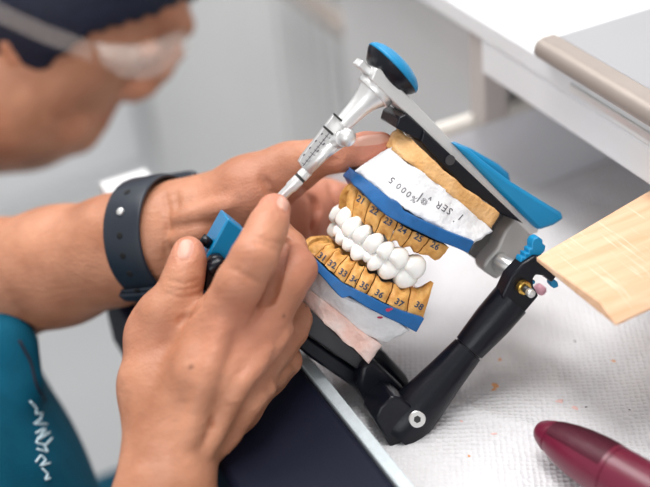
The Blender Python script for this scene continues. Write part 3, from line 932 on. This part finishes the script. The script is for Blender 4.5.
class Vol:
    def __init__(s, lo, hi, h):
        s.lo = np.array(lo, np.float32); s.h = h
        s.n = np.ceil((np.array(hi)-s.lo)/h).astype(int)+1
        s.ax = [s.lo[i]+h*np.arange(s.n[i], dtype=np.float32) for i in range(3)]
    def new(s): return np.full(s.n, .03, np.float32)
    def sl(s, lo, hi):
        a = np.clip(np.floor((np.array(lo)-s.lo)/s.h).astype(int), 0, s.n-1); b = np.clip(np.ceil((np.array(hi)-s.lo)/s.h).astype(int)+1, 1, s.n)
        return tuple(slice(i, j) for i, j in zip(a, b))
    def cap(s, F, a, b, ra, rb, k, pad=.012, sub=False, flat=None):
        """smooth union (or subtraction) of a tapered capsule; flat=(axis, factor) squashes the section"""
        a = np.array(a, float); b = np.array(b, float); R = max(ra, rb)+pad+k
        S = s.sl(np.minimum(a, b)-R, np.maximum(a, b)+R)
        if any(q.stop <= q.start for q in S): return
        X, Y, Zz = np.meshgrid(*[s.ax[i][S[i]] for i in range(3)], indexing='ij', sparse=True)
        d = b-a; l2 = max(d@d, 1e-12)
        t = np.clip(((X-a[0])*d[0]+(Y-a[1])*d[1]+(Zz-a[2])*d[2])/l2, 0, 1)
        vx, vy, vz = X-a[0]-t*d[0], Y-a[1]-t*d[1], Zz-a[2]-t*d[2]
        q = vx**2+vy**2+vz**2
        if flat is not None:
            n, kf = flat; n = np.array(n)/np.linalg.norm(n)
            pn = vx*n[0]+vy*n[1]+vz*n[2]
            q = q+pn*pn*(kf*kf-1)
        D = np.sqrt(q)-(ra+t*(rb-ra))
        if sub: F[S] = -smin(-F[S], D, k)
        else: F[S] = smin(F[S], D, k)
    def chain(s, F, pts, k, **kw):
        for (a, ra), (b, rb) in zip(pts, pts[1:]): s.cap(F, a, b, ra, rb, k, **kw)
    def mesh(s, F):
        gr = openvdb.FloatGrid(.03)
        gr.copyFromArray(F)
        p, q = gr.convertToQuads(isovalue=0)[:2]
        return p*s.h+s.lo, q


def cp(x, y, d, r):          # joint: photo px + distance, radius in px
    return (np.array(C(x, y, d)), r*d/FPX)


bodyV = []; bodyF = []; nailA = []; pinkA = []
def addbody(p, q, nails=(), pinks=()):
    p = np.asarray(p, float); n0 = sum(len(v) for v in bodyV)
    na = np.zeros(len(p)); pa = np.zeros(len(p))
    for c, ax, side, nrm, la, lb, ln in nails:      # ellipse on the fingertip
        d = p-np.array(c); u = d@np.array(ax)/la; v = d@np.array(side)/lb; w = d@np.array(nrm)/ln
        e = np.abs(u)**2.6+np.abs(v)**2.6+w**4
        na = np.maximum(na, np.clip(1-e*.5, 0, 1)*(w > -.9))
    for c, r, amt in pinks:
        d = np.linalg.norm(p-np.array(c), axis=1); pa = np.maximum(pa, amt*np.exp(-(d/r)**2))
    bodyV.append(p); bodyF.append(np.asarray(q)[:, ::-1]+n0); nailA.append(na); pinkA.append(pa)


def nailspec(tip, base, nrm, la, lb, shift, up_):
    """tip/base: finger end joints, nrm: nail normal direction (camera space)"""
    ax = np.array(tip)-np.array(base); ax /= np.linalg.norm(ax)
    n = np.array(nrm, float); n -= ax*(n@ax); n /= np.linalg.norm(n); sd = np.cross(ax, n)
    c = np.array(tip)+ax*shift+n*up_
    return (c, ax, sd, n, la, lb, .004)


V_HAND = .0009
def rp(x, y, d, r): return cp(x, y, d+.020, r)
# ---- right hand (in front), back of the hand towards the camera
rh = Vol((-.108, -.140, -.62), (.012, .030, -.435), V_HAND)
P_ = rh.new()
wr = rp(170, 452, .478, 44)
rh.chain(P_, [rp(158, 600, .462, 56), rp(164, 500, .470, 50), wr], .006, flat=((.1, 0, 1), 1.25))
rh.cap(P_, *[wr[0], rp(178, 410, .484, 46)[0]], wr[1], 46*.484/FPX, .008, flat=((.1, 0, 1), 1.3))
for pts in ([rp(160, 435, .484, 30), rp(150, 380, .490, 27), rp(154, 330, .497, 25)],
            [rp(180, 430, .478, 27), rp(196, 375, .476, 25), rp(219, 322, .482, 26)],
            [rp(196, 430, .481, 26), rp(226, 378, .479, 25), rp(262, 326, .488, 25)],
            [rp(205, 435, .486, 24), rp(238, 392, .487, 23), rp(275, 345, .500, 21)],
            [rp(207, 447, .492, 19), rp(240, 410, .497, 18), rp(270, 376, .508, 17)]):
    rh.chain(P_, pts, .006)
rh.chain(P_, [rp(165, 400, .492, 38), rp(205, 350, .497, 36)], .012)
rh.chain(P_, [rp(172, 335, .500, 25), rp(212, 335, .495, 24)], .010)
D_ = P_.copy()
def finger(vol, base, pts, kk=.004, kj=.0035):
    F = vol.new(); vol.chain(F, pts, kj)
    return smin(base, F, kk)
# thumb, index, middle, ring, little
th = [rp(152, 338, .496, 25), rp(163, 312, .492, 23), rp(180, 288, .492, 19.5), rp(184, 276, .493, 19), rp(188, 260, .495, 17), rp(188.5, 251, .496, 15)]
ix = [rp(219, 322, .482, 27), rp(240, 283, .474, 23.5), rp(254, 258, .473, 22.5), rp(262, 240, .477, 20), rp(268, 226, .481, 19), rp(274, 210, .487, 17)]
mi = [rp(262, 326, .488, 26), rp(284, 287, .489, 21), rp(296, 269, .494, 20), rp(288, 248, .507, 17.5), rp(277, 236, .512, 16), rp(268, 226, .520, 14)]
ri = [rp(275, 345, .500, 19), rp(290, 330, .505, 17), rp(296, 318, .510, 15), rp(285, 300, .525, 14), rp(272, 285, .535, 13)]
li = [rp(270, 376, .508, 16), rp(287, 361, .511, 13.5), rp(286, 345, .522, 12), rp(275, 330, .532, 11)]
for fg, kk in ((th, .007), (ix, .004), (mi, .004), (ri, .004), (li, .004)):
    D_ = np.minimum(D_, finger(rh, P_, fg, kk))
# nail plates
for (t0, b0, nrm, ra) in ((th[-1][0], th[-3][0], (.10, .15, 1), .0052), (ix[-1][0], ix[-3][0], (.75, .5, .75), .0056)):
    pass
# tendon grooves and knuckle creases
def crease(vol, F, joint, axis, nrm, rad, half, depth):
    c = np.array(joint[0]); n = np.array(nrm, float); n /= np.linalg.norm(n); ax = np.array(axis, float); ax -= n*(ax@n); ax /= np.linalg.norm(ax); sd = np.cross(n, ax)
    for off in (-.0016, 0.0004, .0022):
        pts = [c+ax*off+(n*math.cos(q)+sd*math.sin(q))*(joint[1]+rad) for q in np.linspace(-half, half, 7)]
        for a, b in zip(pts, pts[1:]): vol.cap(F, a, b, depth, depth, .0012, pad=.004, sub=True)
def cambvh(vol, F):
    p, q = vol.mesh(F)
    return BVHTree.FromPolygons([tuple(map(float, x)) for x in p], [tuple(map(int, f)) for f in q])
def on(bv, x, y, sink=0):
    d = C(x, y, 1.0).normalized()
    h = bv.ray_cast(Vector((0, 0, 0)), d)
    return None if h[0] is None else np.array(h[0]+d*sink)
def relief(vol, F, bv, pts, rad, sink, k, sub, n=9):
    P3 = [on(bv, q.x, q.y, sink) for q in resample(pts, n)]
    P3 = [x for x in P3 if x is not None]
    for a, b in zip(P3, P3[1:]):
        if np.linalg.norm(a-b) < .02: vol.cap(F, a, b, rad, rad, k, pad=.004, sub=sub)
bvr = cambvh(rh, D_)
for pts, rd, sk, k in [([(180, 322), (190, 315), (198, 306), (204, 297)], .0009, .0002, .0022), ([(285, 242), (279, 268), (270, 300)], .0018, .0005, .0022),
        ([(167, 287), (182, 291), (200, 286)], .0003, .0000, .0012), ([(169, 281), (184, 284), (200, 280)], .0003, .0000, .0012), ([(166, 293), (182, 298), (201, 293)], .0003, .0000, .0012),
        ([(252, 241), (266, 246), (282, 252)], .0003, .0000, .0012), ([(254, 236), (268, 241), (283, 245)], .0003, .0000, .0012),
        ([(232, 268), (246, 276), (262, 284)], .0003, .0000, .0012), ([(222, 420), (234, 402), (250, 382)], .0012, .0003, .004), ([(205, 418), (212, 426), (216, 440)], .0008, .0003, .003), ([(196, 420), (204, 432), (208, 446)], .0008, .0003, .003)]:
    relief(rh, D_, bvr, pts, rd, sk, k, True)
for pts, rd, sk, k in [([(222, 330), (206, 380), (190, 440)], .0024, .0012, .005), ([(268, 350), (238, 392), (208, 450)], .0022, .0010, .004), ([(285, 372), (256, 402), (226, 448)], .0020, .0009, .004),
        ([(290, 330), (268, 360), (244, 380)], .0014, .0004, .003)]:
    relief(rh, D_, bvr, pts, rd, sk, k, False)
def nailring(vol, F, bv, cx, cy, a_, b_, ang):
    ca, sa = math.cos(ang), math.sin(ang)
    pts = [(cx+ca*a_*math.cos(t)-sa*b_*math.sin(t), cy+sa*a_*math.cos(t)+ca*b_*math.sin(t)) for t in np.linspace(0, 2*math.pi, 20)]
    relief(vol, F, bv, pts, .00035, .0001, .0009, True, n=20)
nailring(rh, D_, bvr, 185.5, 248, 12.5, 8.5, math.radians(-78))
nailring(rh, D_, bvr, 285, 203, 10, 6.0, math.radians(-75))
mole = [(on(bvr, 191, 367), .0009), (on(bvr, 284, 316), .0007)]
p, q = rh.mesh(D_)
def nailat(bv, cx, cy, ang, a_, b_):
    c = on(bv, cx, cy); ux = on(bv, cx+3*math.cos(ang), cy+3*math.sin(ang))-c; uy = on(bv, cx-3*math.sin(ang), cy+3*math.cos(ang))-c
    ux /= np.linalg.norm(ux); n = np.cross(ux, uy); n /= np.linalg.norm(n); n *= np.sign(n[2])
    return (c, ux, np.cross(ux, n), n, a_, b_, .006)
nails = [nailat(bvr, 185.5, 248, math.radians(-78), .0046, .0032), nailat(bvr, 284, 203, math.radians(-75), .0038, .0028)]
addbody(p, q, nails, [(th[-1][0], .010, .5), (ix[-1][0], .012, .7), (mi[2][0], .012, .6), (ix[2][0], .010, .35), (rp(250, 330, .47, 1)[0], .02, .4), (th[0][0], .014, .3)])

# ---- left hand and forearm (behind the model), palm towards the camera
lh = Vol((-.185, -.060, -.70), (.055, .056, -.515), .00115)
P_ = lh.new()
fl = ((.35, 0, 1), 1.12)
lh.chain(P_, [cp(-80, 300, .645, 70), cp(-10, 284, .628, 62), cp(60, 266, .610, 57), cp(120, 249, .594, 52), cp(160, 240, .584, 50), cp(195, 232, .582, 50)], .010, flat=fl)
lh.chain(P_, [cp(190, 232, .583, 47), cp(235, 222, .586, 48), cp(285, 222, .594, 42)], .010, flat=((0, 0, 1), 1.15))
# thenar
lh.chain(P_, [cp(205, 222, .575, 36), cp(250, 192, .568, 33), cp(292, 168, .563, 25)], .010)
# hypothenar
lh.chain(P_, [cp(205, 255, .585, 32), cp(260, 270, .597, 32), cp(310, 280, .603, 26)], .010)
for pts in ([cp(270, 205, .595, 28), cp(325, 203, .603, 24)], [cp(270, 230, .600, 28), cp(335, 228, .608, 24)], [cp(265, 255, .600, 26), cp(330, 256, .608, 22)]):
    lh.chain(P_, pts, .008)
lh.chain(P_, [cp(230, 240, .590, 26), cp(180, 262, .585, 22)], .008)
D_ = P_.copy()
lt = [cp(288, 170, .563, 25), cp(312, 160, .556, 19), cp(334, 155, .550, 16.5), cp(345, 153.5, .547, 16.3), cp(366, 149, .542, 16), cp(381, 145, .540, 13.5)]
fs_ = [lt, [cp(325, 203, .603, 22), cp(355, 203, .612, 19), cp(372, 205, .622, 17), cp(388, 210, .628, 15)],
       [cp(335, 228, .608, 20), cp(365, 236, .618, 18), cp(378, 250, .626, 15), cp(384, 268, .626, 13)],
       [cp(330, 256, .608, 20), cp(360, 268, .617, 17), cp(390, 282, .614, 15), cp(405, 295, .604, 13)],
       [cp(310, 282, .603, 18), cp(340, 298, .610, 14), cp(362, 308, .605, 12)]]
for i, fg in enumerate(fs_): D_ = np.minimum(D_, finger(lh, P_, fg, .006 if i == 0 else .004))
# palm creases
for a, b in ((cp(285, 190, .570, 1)[0], cp(262, 226, .5655, 1)[0]), (cp(318, 196, .584, 1)[0], cp(308, 228, .585, 1)[0])):
    lh.cap(D_, a, b, .0012, .0012, .003, sub=True)
p, q = lh.mesh(D_)
bvl = cambvh(lh, D_)
for pts, rd, sk, k, sb in [([(302, 186), (316, 205), (314, 236)], .0010, .0002, .003, True), ([(330, 182), (338, 205), (330, 232)], .0010, .0002, .003, True), ([(262, 178), (276, 200), (278, 226)], .0008, .0001, .003, True),
        ([(166, 196), (170, 222), (167, 262)], .0006, .0001, .003, True), ([(175, 194), (180, 222), (178, 260)], .0005, .0001, .003, True),
        ([(178, 219), (205, 212), (230, 204)], .0018, .0009, .005, False), ([(176, 240), (205, 232)], .0015, .0008, .005, False),
        ([(330, 163), (336, 156), (334, 146)], .0005, .0001, .002, True), ([(336, 163), (341, 155), (340, 146)], .0005, .0001, .002, True)]:
    relief(lh, D_, bvl, pts, rd, sk, k, sb)
p, q = lh.mesh(D_)
nails = [nailat(bvl, 371, 139.5, math.radians(-6), .0080, .0026)]
addbody(p, q, nails, [(lt[-1][0], .016, .9), (lt[-3][0], .012, .6), (cp(325, 215, .585, 1)[0], .03, .6), (cp(250, 200, .55, 1)[0], .02, .25)])

# ---- torso, neck, head, upper arms
bt = Vol((-.42, -.42, -.86), (.02, .18, -.40), .0036)
B0 = bt.new()
def hp(x, y, d, r): return cp(x+8, y+5, d, r) if d >= .70 and x > -60 else cp(x, y, d, r)
HD = .76
bt.chain(B0, [hp(92, -24, HD, 92), hp(58, 18, HD, 85), hp(8, 80, HD, 88)], .02)
bt.chain(B0, [hp(60, -30, HD+.02, 100), hp(-10, -20, HD+.03, 110)], .02)
bt.chain(B0, [hp(-20, 60, HD+.02, 60), hp(-110, 180, .70, 68), hp(-190, 320, .67, 100)], .02)
bt.chain(B0, [hp(-210, 400, .66, 130), hp(-190, 560, .63, 175), hp(-190, 700, .62, 175)], .03)
# shoulders and arms
bt.chain(B0, [hp(-280, 420, .60, 80), hp(-120, 760, .50, 62), hp(158, 640, .483, 56), hp(160, 590, .483, 55)], .02)
bt.chain(B0, [hp(-200, 360, .73, 80), hp(-300, 360, .70, 66), hp(-80, 300, .645, 68), hp(-50, 293, .638, 65)], .02)
p, q = bt.mesh(B0); 
addbody(p, q, (), [(cp(150, 40, .70, 1)[0], .02, .3)])
# face relief at a finer grid
fv = Vol((-.24, .0, -.80), (-.06, .17, -.62), .0018)
F0 = fv.new()
fv.chain(F0, [hp(92, -24, HD, 92), hp(58, 18, HD, 85), hp(8, 80, HD, 88)], .02)
fv.chain(F0, [hp(172, 20, HD-.002, 15), hp(150, -2, HD-.02, 22)], .008)             # brow
fv.chain(F0, [hp(168, 48, HD, 9), hp(152, 64, HD, 11), hp(136, 79, HD, 12), hp(125, 87, HD, 11)], .006)   # nose
fv.chain(F0, [hp(116, 84, HD-.008, 9), hp(122, 82, HD-.004, 10)], .004)              # nostril wing
fv.chain(F0, [hp(99, 104, HD, 9), hp(90, 96, HD-.012, 8)], .004)                   # upper lip
fv.chain(F0, [hp(92, 115, HD, 10), hp(84, 106, HD-.012, 8)], .004)                   # lower lip
fv.chain(F0, [hp(72, 128, HD, 19), hp(62, 122, HD-.012, 18)], .010)                  # chin
fv.chain(F0, [hp(142, 46, HD-.022, 10), hp(146, 48, HD-.018, 10)], .004)             # closed eye
fv.chain(F0, [hp(6, 52, HD-.052, 8), hp(0, 40, HD-.054, 8), hp(4, 26, HD-.052, 8), hp(14, 28, HD-.050, 6)], .003)  # ear
p, q = fv.mesh(F0); addbody(p, q, (), [(cp(122, 87, HD, 1)[0], .012, .5), (cp(98, 108, HD, 1)[0], .010, .7)])

VV = np.concatenate(bodyV); FF = np.concatenate(bodyF)
mw = np.array(MC)[:3, :3]; VW = VV@mw.T+np.array(CAM)
base = Vector((-.20, -.05, -.35))
per = thing('person', base, 'dental technician in teal scrubs and clear safety glasses holding the articulator with both hands', 'person')
me = bpy.data.meshes.new('body')
me.from_pydata([], [], [])
me.vertices.add(len(VW)); me.vertices.foreach_set('co', (VW-np.array(base)).astype(np.float32).ravel())
me.loops.add(len(FF)*4); me.loops.foreach_set('vertex_index', FF.astype(np.int32).ravel())
me.polygons.add(len(FF)); me.polygons.foreach_set('loop_start', np.arange(0, len(FF)*4, 4, dtype=np.int32))
me.polygons.foreach_set('use_smooth', np.ones(len(FF), bool))
me.update(calc_edges=True); me.validate()
mo = np.zeros(len(VV))
for c, r in mole: mo = np.maximum(mo, np.exp(-(np.linalg.norm(VV-c, axis=1)/r)**2))
for nm, arr in (('nail', nailA), ('pink', pinkA), ('mole', [mo])):
    at = me.attributes.new(nm, 'FLOAT', 'POINT'); at.data.foreach_set('value', np.concatenate(arr).astype(np.float32))
me.materials.append(M['skin'])
bo = bpy.data.objects.new('body', me); COL.objects.link(bo); bo.parent = per
sm = bo.modifiers.new('smooth', 'SMOOTH'); sm.factor = .5; sm.iterations = 2


def volpart(vol, F, name, m, parent, it=3):
    p, q = vol.mesh(F); w = np.asarray(p, float)@mw.T+np.array(CAM)
    o = mesh(name, [Vector(x) for x in w], [list(map(int, f)) for f in q], m, parent, smooth=True)
    s = o.modifiers.new('smooth', 'SMOOTH'); s.factor = .5; s.iterations = it
    return o


# hair: cap over the skull, cut along the hairline
hv = Vol((-.30, -.03, -.86), (-.05, .20, -.60), .0024)
H = hv.new()
hv.chain(H, [hp(92, -30, HD, 102), hp(50, 0, HD, 106), hp(-10, 20, HD+.02, 108)], .02)
hv.chain(H, [hp(60, -30, HD+.02, 108), hp(-10, -20, HD+.03, 116)], .02)
X, Y, Zz = np.meshgrid(*hv.ax, indexing='ij', sparse=True)
PX = -X/Zz*FPX+CX-8; PY = Y/Zz*FPX+CY-5
# hairline as a height over the horizontal, softened with a fringe
line = np.interp(PX.ravel(), [-80, 0, 18, 30, 40, 55, 80, 110, 150, 175, 230], [95, 84, 82, 72, 62, 50, 30, 21, 9, -4, -14]).reshape(PX.shape)
line = line + 2.5*np.sin(PX*.35)
cut = (PY-line)*HD/FPX
H = np.maximum(H, cut.astype(np.float32))
volpart(hv, H, 'hair', M['hair'], per, 2)

# scrub shirt
sv = Vol((-.46, -.42, -.82), (.0, .06, -.46), .0034)
S_ = sv.new()
sv.chain(S_, [hp(-130, 345, .655, 100), hp(-150, 420, .65, 170), hp(-155, 540, .62, 243), hp(-155, 720, .62, 262)], .03)
sv.chain(S_, [hp(-270, 420, .60, 100), hp(-160, 700, .52, 90)], .03)
sv.chain(S_, [hp(-200, 350, .73, 100), hp(-290, 370, .70, 95)], .03)
sv.chain(S_, [hp(-20, 290, .63, 22), hp(8, 345, .60, 24), hp(24, 385, .595, 20)], .012)
sv.chain(S_, [hp(-14, 330, .572, 4), hp(14, 372, .574, 4)], .006, sub=True)
shirt = volpart(sv, S_, 'scrub_shirt', M['scrub'], per, 3)
bs = bvh_of([shirt])
# embroidery: slanting script running up the chest
g = G()
script = [[(30, 401), (37, 409), (35, 414), (43, 413), (40, 419)], [(41, 419), (34, 424), (47, 424)], [(36, 433), (46, 428), (38, 440), (50, 432)], [(39, 437), (36, 443), (46, 445), (52, 438)], [(37, 449), (48, 452), (44, 445)], [(36, 462), (41, 455), (46, 460), (40, 466), (50, 463)], [(42, 468), (48, 474), (45, 480), (50, 478)]]
for s_ in script:
    pts = resample([(x, y) for x, y in s_], 14)
    g.tube([onto(bs, q.x, q.y, .0003) for q in pts], .00055, 6)
g.build('embroidery', M['thread'], shirt, smooth=True)
g = G()
pts = resample([(24, 340), (36, 362), (41, 385), (50, 400)], 10)
g.tube([onto(bs, q.x-5, q.y, .0002) for q in pts], .0009, 6); g.build('neck_trim', M['scrub_trim'], shirt, smooth=True)

# trousers / lap in the same cloth, out of focus under the wrist
lv = Vol((-.32, -.40, -.95), (.05, -.06, -.60), .006)
S_ = lv.new()
lv.chain(S_, [hp(-60, 640, .80, 110), hp(150, 560, .86, 92), hp(280, 530, .90, 80)], .03)
volpart(lv, S_, 'scrub_trousers', M['scrub'], per, 3)

# ------------------------------------------------------------------ safety glasses
w0 = W(110, 45, .665)
gl = thing('safety_glasses', w0, 'clear wraparound safety glasses worn over the lowered face', 'safety glasses')
cl = [(88, 50, .693, 13), (104, 57, .694, 20), (122, 60, .697, 23), (138, 58, .706, 22), (153, 52, .720, 20), (166, 44, .735, 17), (178, 36, .752, 12)]
g = G(); rows = 6
for (x, y, d, h) in cl:
    ux, uy = -.62, -.78
    for j in range(rows+1):
        k = (j/rows-.5)*2
        g.v.append(W(x+10-k*ux*h*-.5, y+3-k*uy*h*-1*.9, d-.004*(1-k*k)))
for i in range(len(cl)-1):
    for j in range(rows):
        a = i*(rows+1)+j; g.f.append([a, a+1, a+rows+2, a+rows+1]); g.mi.append(0)
ln = g.build('lens', M['lens'], gl, smooth=True)
s = ln.modifiers.new('thick', 'SOLIDIFY'); s.thickness = .0018
g = G()
arm = [(-30, 0, .690), (10, 18, .685), (45, 34, .684), (75, 45, .687), (92, 52, .690)]
va = []; 
for x, y, d in arm:
    va += [W(x, y-10, d), W(x, y+10, d), W(x, y+10, d+.002), W(x, y-10, d+.002)]
f = []
for i in range(len(arm)-1):
    for k in range(4): f.append([i*4+k, i*4+(k+1) % 4, i*4+4+(k+1) % 4, i*4+4+k])
f += [[0, 1, 2, 3], [len(va)-4, len(va)-3, len(va)-2, len(va)-1]]
g.add(va, f); g.build('temple_arm', M['arm_clear'], gl, bevel=.0008)

# ------------------------------------------------------------------ wristwatch
bc = math.radians(30)
axw = Vector((math.cos(bc), .10, math.sin(bc))).normalized()
nw = Vector((-math.sin(bc), 0, math.cos(bc))); nw = (nw-axw*nw.dot(axw)).normalized()
uw = axw.cross(nw)
if uw.y < 0: uw = -uw
ctr = C(157, 237, .585)
Rn, Ru = .0240, .0258
def wp(a, s_, off=0):     # angle, along-axis, radial offset
    rr_n = Rn+off; rr_u = Ru+off
    return MC @ (ctr + nw*math.cos(a)*rr_n + uw*math.sin(a)*rr_u + axw*s_)
wt = thing('wristwatch', MC @ ctr, 'black rubber strap wristwatch with silver stud on the left wrist', 'watch')
def band(a0, a1, n, w0_, w1_, o0, o1, name, m, parent, bev=.0006):
    g = G()
    for i in range(n+1):
        a = a0+(a1-a0)*i/n; w_ = w0_+(w1_-w0_)*i/n
        crown = .0006
        g.v += [wp(a, -w_, o0), wp(a, -w_, o1-crown), wp(a, -w_*.7, o1), wp(a, w_*.7, o1), wp(a, w_, o1-crown), wp(a, w_, o0)]
    for i in range(n):
        for k in range(6): g.f.append([i*6+k, i*6+(k+1) % 6, i*6+6+(k+1) % 6, i*6+6+k])
    g.f += [[0, 1, 2, 3, 4, 5], [n*6+k for k in range(6)]]
    g.mi = [0]*len(g.f)
    return g.build(name, m, parent, smooth=False, bevel=bev)
st = band(-2.3, 1.9, 64, .0098, .0105, .0008, .0030, 'strap', M['strap'], wt)
band(-1.55, -.9, 14, .0100, .0100, .0032, .0050, 'strap_tail', M['strap'], wt)
band(-1.12, -.95, 5, .0113, .0113, .0006, .0066, 'keeper_loop', M['strap'], wt)
band(2.0, 2.6, 12, .015, .015, .0005, .008, 'watch_case', M['strap'], wt, .002)
def disc(a, r, h, name, m, parent, o=.0030, n=18):
    c0 = wp(a, 0, o); c1 = wp(a, 0, o+.002)
    g = G(); g.lathe(c0, (c1-c0), [(-.0004, r), (h*.6, r), (h, r*.6)], n); return g.build(name, m, parent, smooth=True)
disc(.40, .0019, .0013, 'stud', M['steel'], wt)
for a in (.78, .02, -.30, -.62, -.92):
    disc(a, .0016, .00012, 'strap_hole', M['hole_and_shade'], st, o=.00305 if a > -.9 else .0051)

# ------------------------------------------------------------------ light
w = bpy.data.worlds.new('room_light'); SC.world = w; w.use_nodes = True
w.node_tree.nodes['Background'].inputs[0].default_value = (1.0, .985, .97, 1)
w.node_tree.nodes['Background'].inputs[1].default_value = .62
def area(name, loc_, tgt, size, power, col):
    l = bpy.data.lights.new(name, 'AREA'); l.shape = 'RECTANGLE'; l.size, l.size_y = size; l.energy = power; l.color = col
    o = bpy.data.objects.new(name, l); COL.objects.link(o); o.location = loc_
    o.rotation_euler = (Vector(tgt)-Vector(loc_)).to_track_quat('-Z', 'Y').to_euler()
    return o
area('bench_lamp', (.0, -.02, .85), (.03, -.02, 0), (.34, .20), 4.0, (1, .985, .96))
area('ceiling_lamp', (-.15, .75, 1.3), (.2, .9, -.3), (.8, .8), 16, (1, .99, .975))
area('window_and_fill_light', (1.6, 1.2, 1.5), (.1, .1, 0), (1.6, 1.2), 12, (1, .99, .97))
area('window_and_fill_light', (-1.3, -1.2, .95), (.1, .05, 0), (1.3, .9), 10, (.97, .985, 1))  # unseen fill added on the camera side to brighten apron, drawer and hands
vs = SC.view_settings
vs.view_transform = 'Standard'; vs.look = 'None'; vs.exposure = 0; vs.gamma = 1; vs.use_curve_mapping = False
